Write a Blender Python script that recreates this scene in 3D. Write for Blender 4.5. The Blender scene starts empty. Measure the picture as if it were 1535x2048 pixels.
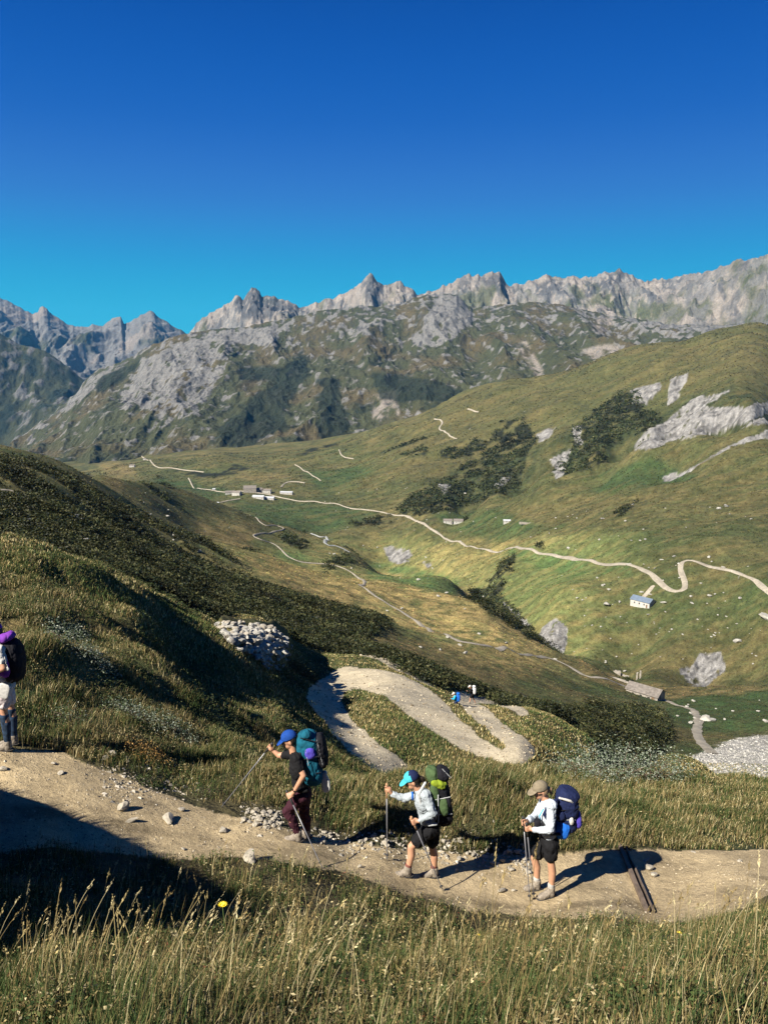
import bpy, bmesh, math, random
import numpy as np
from mathutils import Vector, Matrix
from mathutils.bvhtree import BVHTree
rng = np.random.default_rng(7); random.seed(7)
R = math.radians
SC = bpy.context.scene; COL = SC.collection

# ------------------------------------------------------------------ camera
F = 1547.0; PITCH = R(11.0); CP, SP = math.cos(PITCH), math.sin(PITCH)
cam_d = bpy.data.cameras.new('camera'); cam = bpy.data.objects.new('camera', cam_d); COL.objects.link(cam)
cam_d.sensor_fit = 'VERTICAL'; cam_d.sensor_height = 36.0; cam_d.lens = F/2048*36.0
cam_d.clip_start = 0.05; cam_d.clip_end = 60000
cam.location = (0, 0, 0); cam.rotation_euler = (R(90)-PITCH, 0, 0)
SC.camera = cam
SC.render.resolution_x = 767; SC.render.resolution_y = 1024

def pe(py):                                   # elevation tangent z/y of an image row
    yc = (1024-np.asarray(py, float))/F
    return (-SP+yc*CP)/(CP+yc*SP)
def pt(px, py):                               # x/y of an image point
    yc = (1024-np.asarray(py, float))/F
    return ((np.asarray(px, float)-767.5)/F)/(CP+yc*SP)
def P(px, py, Y):                             # world point at ground distance Y
    return Vector((float(pt(px, py))*Y, Y, float(pe(py))*Y))
def proj(x, y, z):
    d = y*CP - z*SP; u = y*SP + z*CP
    d = np.maximum(d, 1e-3)
    return 767.5+F*x/d, 1024-F*u/d

# ------------------------------------------------------------------ noise
def _h(ix, iy, s):
    n = (ix.astype(np.int64)*374761393 + iy.astype(np.int64)*668265263 + s*1442695041) & 0xffffffff
    n = ((n ^ (n >> 13))*1274126177) & 0xffffffff
    return (n ^ (n >> 16)) & 0xffffffff
def noise(x, y, s=0):                          # gradient noise, about -1..1
    x = np.asarray(x, float); y = np.asarray(y, float)
    x0 = np.floor(x); y0 = np.floor(y); fx = x-x0; fy = y-y0
    x0 = x0.astype(np.int64); y0 = y0.astype(np.int64)
    def g(ax, ay, dx, dy):
        a = _h(ax, ay, s)*(2*math.pi/4294967296.0)
        return np.cos(a)*dx+np.sin(a)*dy
    u = fx*fx*fx*(fx*(fx*6-15)+10); v = fy*fy*fy*(fy*(fy*6-15)+10)
    a = g(x0, y0, fx, fy); b = g(x0+1, y0, fx-1, fy); c = g(x0, y0+1, fx, fy-1); d = g(x0+1, y0+1, fx-1, fy-1)
    return ((a+(b-a)*u)*(1-v)+(c+(d-c)*u)*v)*1.5
def fbm(x, y, o=4, s=0, lac=2.03, gain=.5):
    r = 0; a = 1; tot = 0
    for i in range(o):
        r = r+a*noise(x*lac**i+17.3*i, y*lac**i-9.1*i, s+i); tot += a; a *= gain
    return r/tot
def ridged(x, y, o=5, s=0, lac=2.07, gain=.55):
    r = 0; a = 1; tot = 0; w = 1
    for i in range(o):
        n = 1-np.abs(noise(x*lac**i+11.7*i, y*lac**i+5.3*i, s+i)); n = n*n*w
        w = np.clip(n*1.6, 0, 1); r = r+a*n; tot += a; a *= gain
    return r/tot
def ss(a, b, x): 
    t = np.clip((x-a)/(b-a), 0, 1); return t*t*(3-2*t)

# ------------------------------------------------------------------ masks traced as map zones
MW, MH = 768, 1025                            # half-resolution raster of the view, used once to look up a zone
_yy, _xx = np.mgrid[0:MH, 0:MW]; _yy = _yy*2.0; _xx = _xx*2.0
def polymask(polys, feather=3):
    m = np.zeros((MH, MW), np.float32)
    for p in polys:
        ins = np.zeros((MH, MW), bool); n = len(p)
        for i in range(n):
            (x1, y1), (x2, y2) = p[i], p[(i+1) % n]
            if y1 == y2: continue
            c = ((y1 > _yy) != (y2 > _yy)) & (_xx < (x2-x1)*(_yy-y1)/(y2-y1)+x1)
            ins ^= c
        m = np.maximum(m, ins)
    for _ in range(feather):
        q = np.pad(m, 1, mode='edge')
        m = (q[:-2, 1:-1]+q[2:, 1:-1]+q[1:-1, :-2]+q[1:-1, 2:]+4*m)/8
    return m
def linemask(lines, w):                        # w = width in photo pixels (scalar or per line list)
    m = np.zeros((MH, MW), np.float32)
    for ln in lines:
        for (a, b) in zip(ln[:-1], ln[1:]):
            wa = a[2] if len(a) > 2 else w; wb = b[2] if len(b) > 2 else w
            dx, dy = b[0]-a[0], b[1]-a[1]; L = dx*dx+dy*dy+1e-6
            x0 = int(max(0, (min(a[0], b[0])-40)//2)); x1 = int(min(MW, (max(a[0], b[0])+40)//2+1))
            y0 = int(max(0, (min(a[1], b[1])-40)//2)); y1 = int(min(MH, (max(a[1], b[1])+40)//2+1))
            X = _xx[y0:y1, x0:x1]; Yq = _yy[y0:y1, x0:x1]
            t = np.clip(((X-a[0])*dx+(Yq-a[1])*dy)/L, 0, 1)
            d = np.hypot(X-a[0]-t*dx, Yq-a[1]-t*dy); ww = (wa+(wb-wa)*t)/2
            m[y0:y1, x0:x1] = np.maximum(m[y0:y1, x0:x1], np.clip((ww-d)/2+.5, 0, 1))
    return m
def look(m, px, py):
    u = np.clip(px/2, 0, MW-1.001); v = np.clip(py/2, 0, MH-1.001)
    i = u.astype(int); j = v.astype(int); a = u-i; b = v-j
    i1 = np.minimum(i+1, MW-1); j1 = np.minimum(j+1, MH-1)
    return (m[j, i]*(1-a)+m[j, i1]*a)*(1-b)+(m[j1, i]*(1-a)+m[j1, i1]*a)*b

# ------------------------------------------------------------------ object helpers
def tag(o, label=None, cat=None, group=None, kind=None):
    if label: o['label'] = label
    if cat: o['category'] = cat
    if group: o['group'] = group
    if kind: o['kind'] = kind
    return o
def link(name, me, mat=None, parent=None, loc=None):
    o = bpy.data.objects.new(name, me); COL.objects.link(o)
    if mat is not None and me is not None:
        me.materials.clear()
        for m in (mat if isinstance(mat, (list, tuple)) else [mat]): me.materials.append(m)
    if parent: o.parent = parent
    if loc: o.location = loc
    return o
def empty(name, loc, rz=0):
    o = bpy.data.objects.new(name, None); COL.objects.link(o); o.location = loc; o.rotation_euler = (0, 0, rz)
    o.empty_display_size = .2
    return o
def npmesh(name, V, Fc, n=4, smooth=False, col=None, uv=None):
    me = bpy.data.meshes.new(name); V = np.asarray(V, np.float32); Fc = np.asarray(Fc, np.int32).reshape(-1, n)
    me.vertices.add(len(V)); me.vertices.foreach_set('co', V.ravel())
    me.loops.add(Fc.size); me.loops.foreach_set('vertex_index', Fc.ravel())
    me.polygons.add(len(Fc)); me.polygons.foreach_set('loop_start', np.arange(0, Fc.size, n, dtype=np.int32))
    me.polygons.foreach_set('loop_total', np.full(len(Fc), n, np.int32))
    me.polygons.foreach_set('use_smooth', np.full(len(Fc), smooth, bool))
    me.update(calc_edges=True)
    if col is not None:
        a = me.color_attributes.new('Col', 'FLOAT_COLOR', 'POINT')
        c = np.ones((len(V), 4), np.float32); c[:, :3] = col; a.data.foreach_set('color', c.ravel())
    return me
def bmesh_obj(name, bm, mat, parent=None, smooth=True, loc=None):
    me = bpy.data.meshes.new(name); bm.to_mesh(me); bm.free()
    me.polygons.foreach_set('use_smooth', [smooth]*len(me.polygons))
    return link(name, me, mat, parent, loc)

# ------------------------------------------------------------------ materials
def srgb(r, g, b):
    f = lambda c: ((c/255+.055)/1.055)**2.4 if c/255 > .04045 else c/255/12.92
    return (f(r), f(g), f(b))
def nodes(name):
    m = bpy.data.materials.new(name); m.use_nodes = True; nt = m.node_tree; nt.nodes.clear()
    out = nt.nodes.new('ShaderNodeOutputMaterial'); b = nt.nodes.new('ShaderNodeBsdfPrincipled')
    b.inputs['Roughness'].default_value = .85; b.inputs['Specular IOR Level'].default_value = .2
    nt.links.new(b.outputs[0], out.inputs[0]); return m, nt, b
def N(nt, t, **k):
    n = nt.nodes.new(t)
    for a, v in k.items():
        if a.startswith('i_'):
            key = a[2:]; key = int(key) if key.isdigit() else key.replace('_', ' ')
            n.inputs[key].default_value = v
        else: setattr(n, a, v)
    return n
def simple(name, col, rough=.7, var=.25, scale=30, bump=0.0, spec=.3):
    m, nt, b = nodes(name); L = nt.links.new
    tc = N(nt, 'ShaderNodeTexCoord'); nz = N(nt, 'ShaderNodeTexNoise', i_Scale=scale, i_Detail=4.0)
    L(tc.outputs['Object'], nz.inputs['Vector'])
    mr = N(nt, 'ShaderNodeMapRange', i_1=.3, i_2=.7, i_3=1-var, i_4=1+var); L(nz.outputs[0], mr.inputs[0])
    mx = N(nt, 'ShaderNodeVectorMath', operation='SCALE'); mx.inputs[0].default_value = col; L(mr.outputs[0], mx.inputs['Scale'])
    L(mx.outputs[0], b.inputs['Base Color']); b.inputs['Roughness'].default_value = rough; b.inputs['Specular IOR Level'].default_value = spec
    if bump:
        bp = N(nt, 'ShaderNodeBump', i_Strength=bump, i_Distance=.01); L(nz.outputs[0], bp.inputs['Height']); L(bp.outputs[0], b.inputs['Normal'])
    return m
def attr_mat(name, scales=((.5, .25), (3, .2)), rough=.9, bump=((1.0, .3, .5),), trans=0.0, cracks=0, aniso=None):
    m, nt, b = nodes(name); L = nt.links.new
    at = N(nt, 'ShaderNodeAttribute', attribute_name='Col'); tc = N(nt, 'ShaderNodeTexCoord')
    cur = at.outputs['Color']
    for (s, v) in scales:
        nz = N(nt, 'ShaderNodeTexNoise', i_Scale=float(s), i_Detail=6.0, i_Roughness=.65); L(tc.outputs['Object'], nz.inputs['Vector'])
        mr = N(nt, 'ShaderNodeMapRange', i_1=.3, i_2=.7, i_3=1-v, i_4=1+v); L(nz.outputs[0], mr.inputs[0])
        mx = N(nt, 'ShaderNodeVectorMath', operation='SCALE'); L(cur, mx.inputs[0]); L(mr.outputs[0], mx.inputs['Scale']); cur = mx.outputs[0]
    L(cur, b.inputs['Base Color']); b.inputs['Roughness'].default_value = rough; b.inputs['Specular IOR Level'].default_value = .12
    last = None
    for (s, st, dist) in bump:
        nz = N(nt, 'ShaderNodeTexNoise', i_Scale=float(s), i_Detail=8.0, i_Roughness=.7); L(tc.outputs['Object'], nz.inputs['Vector'])
        bp = N(nt, 'ShaderNodeBump', i_Strength=st, i_Distance=dist); L(nz.outputs[0], bp.inputs['Height'])
        if last: L(last, bp.inputs['Normal'])
        last = bp.outputs[0]
    if last: L(last, b.inputs['Normal'])
    if trans:
        tr = N(nt, 'ShaderNodeBsdfTranslucent'); L(cur, tr.inputs[0]); mix = N(nt, 'ShaderNodeMixShader', i_0=trans)
        out = [n for n in nt.nodes if n.type == 'OUTPUT_MATERIAL'][0]
        L(b.outputs[0], mix.inputs[1]); L(tr.outputs[0], mix.inputs[2]); L(mix.outputs[0], out.inputs[0])
    return m

# ------------------------------------------------------------------ sun and sky
SUN_AZ = Vector((-.77, -.63, 0)).normalized(); SUN_EL = R(41)
to_sun = Vector((SUN_AZ.x*math.cos(SUN_EL), SUN_AZ.y*math.cos(SUN_EL), math.sin(SUN_EL)))
sl = bpy.data.lights.new('sun', 'SUN'); sl.energy = 5.0; sl.angle = R(.5); sl.color = (1, .93, .82)
so = bpy.data.objects.new('sun', sl); COL.objects.link(so); so.rotation_euler = to_sun.to_track_quat('Z', 'Y').to_euler()
so.location = (-50, -20, 60)
w = bpy.data.worlds.new('World'); SC.world = w; w.use_nodes = True; nt = w.node_tree; nt.nodes.clear(); L = nt.links.new
wo = N(nt, 'ShaderNodeOutputWorld'); bg = N(nt, 'ShaderNodeBackground'); bg.inputs[1].default_value = .1
sk = N(nt, 'ShaderNodeTexSky'); sk.sky_type = 'NISHITA'; sk.sun_disc = False; sk.sun_elevation = SUN_EL
sk.sun_rotation = math.atan2(SUN_AZ.x, SUN_AZ.y); sk.altitude = 2200; sk.air_density = 1.0; sk.dust_density = .2; sk.ozone_density = 2.5
tc = N(nt, 'ShaderNodeTexCoord'); sp = N(nt, 'ShaderNodeSeparateXYZ'); L(tc.outputs['Generated'], sp.inputs[0])
rp = N(nt, 'ShaderNodeValToRGB'); L(sp.outputs[2], rp.inputs[0]); rp.color_ramp.interpolation = 'B_SPLINE'
els = rp.color_ramp.elements
stops = [(0.0, (46, 188, 218)), (.07, (34, 176, 214)), (.13, (34, 150, 210)), (.19, (54, 122, 204)), (.27, (16, 98, 190)), (.38, (0, 80, 172)), (1.0, (0, 44, 116))]
els[0].position = 0; els[0].color = (*srgb(*stops[0][1]), 1); els[1].position = 1; els[1].color = (*srgb(*stops[-1][1]), 1)
for p_, c_ in stops[1:-1]:
    e_ = els.new(p_); e_.color = (*srgb(*c_), 1)
s10 = N(nt, 'ShaderNodeVectorMath', operation='SCALE'); s10.inputs['Scale'].default_value = 3.68; L(rp.outputs[0], s10.inputs[0])
mixw = N(nt, 'ShaderNodeMix', data_type='RGBA'); mixw.inputs[0].default_value = .992
L(sk.outputs[0], mixw.inputs[6]); L(s10.outputs[0], mixw.inputs[7]); L(mixw.outputs[2], bg.inputs[0]); L(bg.outputs[0], wo.inputs[0])
SC.view_settings.view_transform = 'Standard'; SC.view_settings.look = 'None'; SC.view_settings.gamma = 1; SC.view_settings.exposure = 1.42

hz = bpy.data.materials.new('thin_air'); hz.use_nodes = True; hn = hz.node_tree; hn.nodes.clear()
ho = hn.nodes.new('ShaderNodeOutputMaterial'); hv = hn.nodes.new('ShaderNodeVolumePrincipled'); hv.inputs['Color'].default_value = (.12, .50, 1, 1); hv.inputs['Density'].default_value = 1.6e-5; hv.inputs['Anisotropy'].default_value = .1
hn.links.new(hv.outputs[0], ho.inputs['Volume'])
bm = bmesh.new(); bmesh.ops.create_cube(bm, size=1); bmesh.ops.scale(bm, vec=(26000, 11300, 2600), verts=bm.verts); bmesh.ops.translate(bm, vec=(0, 5640, -560), verts=bm.verts)
me_ = bpy.data.meshes.new('haze'); bm.to_mesh(me_); bm.free(); ho_ = bpy.data.objects.new('haze', me_); COL.objects.link(ho_); me_.materials.append(hz); ho_['kind'] = 'stuff'; ho_['label'] = 'thin blue air over the far mountains'
# ------------------------------------------------------------------ terrain: control points (px, py, distance)
CPTS = [
 (0,2150,2.0),(767,2160,2.0),(1535,2150,2.0),(0,1960,4),(400,1960,4),(767,1980,4),(1150,1970,4),(1535,1930,4),
 (0,1850,5.5),(400,1850,6),(767,1870,6),(1150,1880,6.2),(1535,1850,6),
 (0,1750,7.3),(150,1735,7.6),(300,1735,8.0),(450,1740,8.2),
 (1535,1800,8.9),(1300,1845,8.6),(1000,1820,8.6),(767,1790,8.4),(600,1752,8.4),
 (0,1690,8.1),(0,1590,9.05),(0,1500,10.0),(150,1690,8.3),(150,1620,9.0),(150,1545,9.9),
 (300,1720,8.2),(300,1650,9.1),(300,1590,9.95),(450,1690,9.0),(450,1625,9.9),
 (600,1710,9.0),(600,1655,9.8),(700,1735,9.1),(700,1675,10.0),(830,1755,9.2),(830,1690,10.1),(830,1800,8.6),(960,1765,9.3),(960,1700,10.2),
 (1090,1775,9.3),(1090,1825,8.7),(1090,1700,10.3),(1250,1765,9.6),(1250,1690,10.7),(1400,1760,9.9),(1400,1690,11),(1535,1755,10.0),(1535,1685,11.2),
 # bank behind the trail and the near left hillside
 (0,1440,11.2),(0,1380,12.5),(0,1250,18),(0,1170,24),(0,1105,32),(120,1460,11.3),(120,1360,14),(120,1250,20),(120,1150,30),(130,1128,34),
 (300,1520,11.2),(300,1460,13),(300,1350,18),(300,1240,32),(300,1195,44),(380,1235,50),(380,1300,36),(380,1380,25),(380,1470,15),
 (450,1560,11.0),(450,1480,14.5),(450,1380,28),(450,1300,40),(440,1250,56),
 (600,1575,11.0),(600,1540,14),(600,1440,34),(585,1380,48),(600,1340,64),(560,1290,64),(520,1245,67),
 (740,1592,11.0),(740,1585,14),(740,1575,18),(760,1562,26),
 (830,1594,11.2),(830,1592,15),(830,1565,22),
 (960,1600,11.3),(960,1596,15),(960,1568,22),(1090,1606,11.5),(1090,1590,17),(1090,1560,24),
 (1250,1618,12.2),(1250,1585,17),(1250,1562,24),(1400,1630,12.6),(1400,1580,18),(1400,1572,24),(1535,1620,12.8),(1535,1580,18),(1535,1574,24),
 # switchbacks
 (700,1400,52),(640,1395,50),(700,1460,41),(780,1500,36),(900,1510,37),(1040,1510,38),(1000,1460,46),(900,1430,53),(800,1380,60),(740,1345,68),(860,1360,76),
 (943,1408,72),(1000,1430,62),(1100,1440,62),
 (1300,1555,60),(1450,1570,60),(1300,1520,100),(1200,1500,60),(1150,1470,60),
 # shrub slope on the left and beyond the near crest
 (0,1085,55),(0,1050,90),(0,1000,140),(0,950,200),(0,915,280),(0,882,380),(120,1080,75),(100,1020,130),(100,960,230),(100,912,400),
 (200,1090,110),(200,1010,250),(200,948,540),(300,1150,74),(300,1080,190),(300,1020,400),(290,978,650),
 (400,1180,110),(400,1100,260),(400,1040,560),(350,1002,820),
 (440,1230,76),(500,1200,120),(500,1130,270),(500,1080,480),(500,1048,720),(500,1028,930),
 (600,1260,100),(600,1180,250),(600,1120,480),(600,1075,800),(570,1050,950),
 (700,1290,95),(700,1240,170),(700,1180,310),(700,1130,500),(700,1095,740),
 (800,1310,110),(800,1250,220),(800,1180,390),(800,1140,560),(830,1300,140),
 (900,1340,110),(900,1290,200),(900,1240,300),(900,1180,470),(900,1160,580),
 (1000,1370,110),(1000,1310,210),(1000,1260,300),(1000,1215,400),
 (1100,1410,105),(1100,1350,220),(1100,1310,300),(1080,1280,350),
 (1200,1440,110),(1200,1410,170),(1200,1370,250),(1200,1340,300),(1200,1312,335),
 (1300,1460,130),(1300,1420,215),(1300,1380,285),(1300,1345,325),(1300,1322,345),
 (1400,1490,140),(1400,1440,200),(1400,1380,280),(1400,1345,330),(1500,1520,110),(1500,1480,150),(1500,1430,215),(1500,1380,280),(1500,1345,320),
 # river
 (640,1080,930),(700,1100,900),(760,1150,850),(860,1182,740),(950,1212,600),(1010,1240,480),(1070,1275,420),(1130,1312,385),(1250,1350,365),(1400,1352,352),(1500,1352,345),
 # opposite side, lower
 (700,1062,1000),(780,1120,905),(830,1125,840),(900,1115,780),(1000,1160,620),(1000,1120,700),(1100,1245,425),(1110,1190,480),(1110,1140,600),(1200,1270,405),(1300,1290,400),(1300,1230,435),(1400,1300,382),(1500,1300,375),(1500,1240,405),
 (1285,1205,455),(1200,1195,470),(1200,1142,545),(1360,1190,450),(1300,1150,500),(1450,1160,460),(1530,1190,425),
 (800,1035,1080),(900,1072,900),(1000,1098,760),(905,1045,985),(1000,1050,880),(1100,1080,690),(1200,1080,620),(1300,1080,580),(1400,1100,530),(1500,1100,510),
 (900,1012,1060),(1000,988,1080),(1100,950,1080),(1200,903,1070),(1300,880,1050),(1400,868,1010),(1500,858,980),(1535,852,970),
 (1000,1020,980),(1100,1010,860),(1200,1000,800),(1300,1000,740),(1400,1000,690),(1500,1000,650),(1200,950,930),(1350,930,850),(1500,920,800),
 # behind the fold: gully and upper hill
 (900,1003,1150),(1000,985,1200),(1100,962,1220),(1200,915,1220),(1300,886,1200),(1400,866,1180),(1500,848,1150),
 (800,1015,1150),(800,985,1230),(900,960,1300),(1000,930,1350),(1100,880,1400),(1200,850,1400),(1300,830,1380),(1400,800,1380),(1500,790,1350),
 (800,930,1500),(900,890,1560),(1000,850,1620),(1100,800,1700),(1200,780,1650),(1300,750,1650),(1400,730,1650),(1500,715,1620),
 (680,882,2080),(750,862,2060),(830,838,2050),(930,790,2050),(1000,768,2050),(1100,748,2050),(1200,715,2050),(1300,688,2050),(1400,672,2050),(1535,655,2050),
 # village floor
 (650,1010,1250),(560,1010,1250),(510,988,1380),(440,1000,1280),(400,985,1380),(340,990,1300),(380,960,1650),(300,970,1500),(230,962,1700),(600,960,1500),(600,930,1750),(700,960,1450),(720,920,1750),
 (500,1010,1200),(620,1040,1080),
 (480,930,1850),(430,912,2000),(300,925,2000),(200,942,2050),(560,905,2050),
]
HID = [ # dips behind the fold
 (900,-250,1110),(1000,-255,1130),(1100,-245,1140),(1200,-222,1130),(1300,-200,1110),(1400,-188,1070),(1500,-178,1030),
 # hidden points (px, z, distance)
 (0,-52,420),(0,-190,900),(100,-70,450),(100,-200,1000),(200,-110,620),(200,-230,1100),(290,-150,760),(290,-245,1150),(350,-235,1150),(0,-270,1600),(100,-280,1800),(200,-270,1400),
 (1300,-38,60),(1535,-38,60),(1535,-24,36),(1400,-24,36),(1250,-24,38),(830,-19.5,30),(960,-20,31),(1090,-20,31),
 (0,-320,2600),(400,-300,2600),(800,-230,2600),(1200,-150,2600),(1535,-100,2600),(0,-400,4000),(767,-400,4000),(1535,-300,4000),
 (0,-1.7,1.0),(767,-1.75,1.0),(1535,-1.7,1.0),(0,-1.65,.4),(767,-1.68,.4),(1535,-1.65,.4),
]
pp = np.array(CPTS, float)
ct = pt(pp[:, 0], pp[:, 1]); ce = pe(pp[:, 1]); cl = np.log(pp[:, 2])
hh = np.array(HID, float); ct = np.r_[ct, (hh[:, 0]-767.5)/F/.95]; ce = np.r_[ce, hh[:, 1]/hh[:, 2]]; cl = np.r_[cl, np.log(hh[:, 2])]
KT = 3.2
def _phi(d2): return d2*np.log(np.maximum(d2, 1e-12))*.5
A = np.c_[ct*KT, cl]; n_ = len(A)
D2 = ((A[:, None]-A[None])**2).sum(2)
Kf = _phi(D2)+np.eye(n_)*3e-4; Pm = np.c_[np.ones(n_), A]
M_ = np.block([[Kf, Pm], [Pm.T, np.zeros((3, 3))]])
sol = np.linalg.solve(M_, np.r_[ce, np.zeros(3)]); wv = sol[:n_]; av = sol[n_:]
def e_rbf(t, l):
    sh = t.shape; q = np.c_[np.clip(t.ravel(), -.66, .66)*KT, l.ravel()]; out = np.empty(len(q))
    for i in range(0, len(q), 40000):
        c = q[i:i+40000]; d2 = ((c[:, None]-A[None])**2).sum(2)
        out[i:i+40000] = _phi(d2)@wv+av[0]+c@av[1:]
    return out.reshape(sh)
# coarse evaluation then upsample (the base field is smooth)
QUAL = 1.0
core = np.linspace(-.61, .61, int(1000*QUAL)); side = .61+np.cumsum(np.geomspace(.002, .12, 46)); 
tcol = np.r_[-side[::-1], core, side]
lrow = np.linspace(math.log(.5), math.log(3600), int(1500*QUAL))
gt = np.linspace(-.66, .66, 200); gl = np.linspace(lrow[0], lrow[-1], 420)
EG = e_rbf(*np.meshgrid(gt, gl))
def e_base(t, l):
    u = (np.clip(t, -.66, .66)+.66)/1.32*(len(gt)-1); v = (np.clip(l, gl[0], gl[-1])-gl[0])/(gl[-1]-gl[0])*(len(gl)-1)
    i = np.clip(u.astype(int), 1, len(gt)-3); j = np.clip(v.astype(int), 1, len(gl)-3); a = u-i; b = v-j
    def w4(a): return [((-a+2)*a-1)*a/2, ((3*a-5)*a*a+2)/2, ((-3*a+4)*a+1)*a/2, (a-1)*a*a/2]
    wa, wb = w4(a), w4(b); r = 0
    for q in range(4):
        for p in range(4): r = r+wb[q]*wa[p]*EG[j+q-1, i+p-1]
    return r
T, Lg = np.meshgrid(tcol, lrow); Yg = np.exp(Lg); Xg = T*Yg
Zg = e_base(T, Lg)*Yg
# beyond the frame on the left the slope keeps rising, on the right it keeps falling near and rising far
lt = np.clip(-T-.62, 0, 3)
Zg = Zg + lt*Yg*.22
ks = Xg*.77+Yg*.63; kN = Yg*.77-Xg*.63
ztop = -2.6-.8*np.clip((kN-6.9)/3, -1, 2)
kn = (ztop-Zg)*np.exp(-((ks+.3)/1.0)**2)*ss(4.0, 6.0, kN)*ss(12.0, 10.2, kN)         # unseen grassy knoll added left of the frame, shaped to shade the trail
Zg = Zg + kn*ss(.60, .66, -T)
Zg = Zg + np.clip(T-.6, 0, 3)*Yg*.12*ss(200, 600, Yg)

PX, PY = proj(Xg, Yg, Zg)
# ---- zones (in photo pixels)
TRAIL_POLY = [[(-60,1480),(0,1508),(60,1512),(130,1515),(175,1545),(230,1562),(300,1590),(380,1620),(440,1640),(520,1655),(600,1668),(700,1690),(800,1700),(900,1705),(1000,1705),(1100,1702),(1200,1690),(1300,1690),(1400,1692),(1470,1690),(1640,1680),
   (1640,1790),(1535,1795),(1480,1815),(1400,1838),(1330,1845),(1200,1838),(1100,1828),(950,1812),(830,1795),(700,1760),(600,1745),(520,1735),(450,1728),(350,1720),(200,1712),(100,1705),(-60,1700)]]
SWITCH = [[(618,1385),(640,1363),(690,1350),(740,1354),(790,1367),(840,1394),(900,1431),(950,1464),(985,1492),(1003,1504),(1000,1526),(955,1512),(900,1482),(860,1457),(800,1424),(750,1399),(712,1386),(688,1391),(682,1408),(700,1440),(740,1470),(790,1500),(830,1538),(780,1556),(735,1522),(668,1468),(630,1430),(612,1400)],
 [(703,1320),(725,1318),(775,1336),(838,1360),(885,1392),(940,1420),(990,1446),(1038,1476),(1067,1503),(1067,1518),(1045,1528),(1000,1527),(998,1507),(1014,1498),(988,1472),(940,1442),(890,1410),(848,1384),(800,1356),(750,1334)],
 [(910,1392),(930,1386),(975,1396),(1012,1412),(1058,1446),(1042,1448),(992,1430),(950,1415),(918,1403)]]
SHRUB = [[(0,905),(90,925),(170,950),(260,985),(330,1020),(390,1060),(450,1115),(560,1180),(640,1210),(760,1235),(778,1262),(715,1278),(860,1335),(1000,1365),(1120,1400),(1240,1425),(1320,1440),(1345,1475),(1290,1510),(1200,1500),(1150,1460),(1060,1425),(960,1395),(870,1378),(790,1345),(720,1318),(640,1290),(590,1300),(560,1265),(500,1215),(430,1238),(350,1200),(250,1160),(130,1108),(60,1095),(0,1085)],
 [(785,1022),(830,985),(900,945),(960,905),(1000,850),(1050,845),(1075,870),(1050,920),(1035,985),(960,1000),(860,1028),(800,1035)],
 [(1142,850),(1180,825),(1240,785),(1262,775),(1280,800),(1330,830),(1290,870),(1230,895),(1160,935),(1130,945),(1110,930),(1145,900)],
 [(970,1180),(1005,1130),(1035,1112),(1025,1150),(1000,1190),(1040,1228),(1110,1280),(1130,1300),(1060,1275),(990,1228),(930,1190)],
 [(310,945),(360,938),(420,940),(470,948),(400,952),(320,955)],[(255,980),(300,965),(335,975),(345,998),(300,990)],[(700,1045),(780,1033),(795,1045),(710,1056)],
 [(540,1075),(590,1065),(620,1082),(600,1090),(560,1085)],[(640,1105),(700,1098),(715,1108),(650,1118)],
 [(880,905),(920,885),(990,875),(960,900),(900,915)],[(860,895),(830,905),(800,920),(850,915)],[(760,900),(820,885),(860,880),(820,895),(770,910)],
 [(430,950),(470,930),(560,915),(640,895),(690,885),(640,905),(560,928),(470,950)],
 [(1220,1040),(1260,1015),(1280,1010),(1250,1035),(1225,1048)],[(1060,1105),(1075,1098),(1090,1090),(1080,1105)],
 [(470,1075),(520,1085),(560,1100),(500,1095)]]
ROCK = [[(1265,895),(1300,862),(1345,825),(1385,800),(1470,778),(1405,808),(1450,822),(1520,815),(1535,800),(1535,835),(1480,850),(1400,870),(1320,890)],
 [(1260,780),(1290,765),(1320,758),(1318,785),(1290,808),(1264,808)],[(1340,762),(1377,756),(1355,795),(1335,805)],[(1100,915),(1142,895),(1136,928),(1112,950)],
 [(1143,852),(1166,850),(1166,882),(1150,885)],[(1072,865),(1112,843),(1095,870),(1080,880)],[(768,1092),(800,1090),(822,1095),(818,1118),(790,1122),(775,1112)],
 [(1070,1262),(1085,1240),(1112,1222),(1135,1242),(1128,1288),(1108,1282),(1090,1268)],[(1002,1205),(1035,1225),(1065,1245),(1050,1248),(1010,1222)],
 [(1355,1320),(1380,1322),(1400,1305),(1440,1305),(1450,1330),(1410,1352),(1380,1342)],[(1325,945),(1400,925),(1535,850),(1535,865),(1440,908),(1340,960)],[(990,962),(1010,940),(1018,952),(1000,972)],
 [(880,965),(905,950),(908,975),(885,985)],[(845,1120),(862,1115),(858,1132)]]
GRAVEL = [[(1338,1532),(1380,1512),(1440,1498),(1470,1484),(1600,1466),(1600,1560),(1440,1562),(1370,1550)]]
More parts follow.
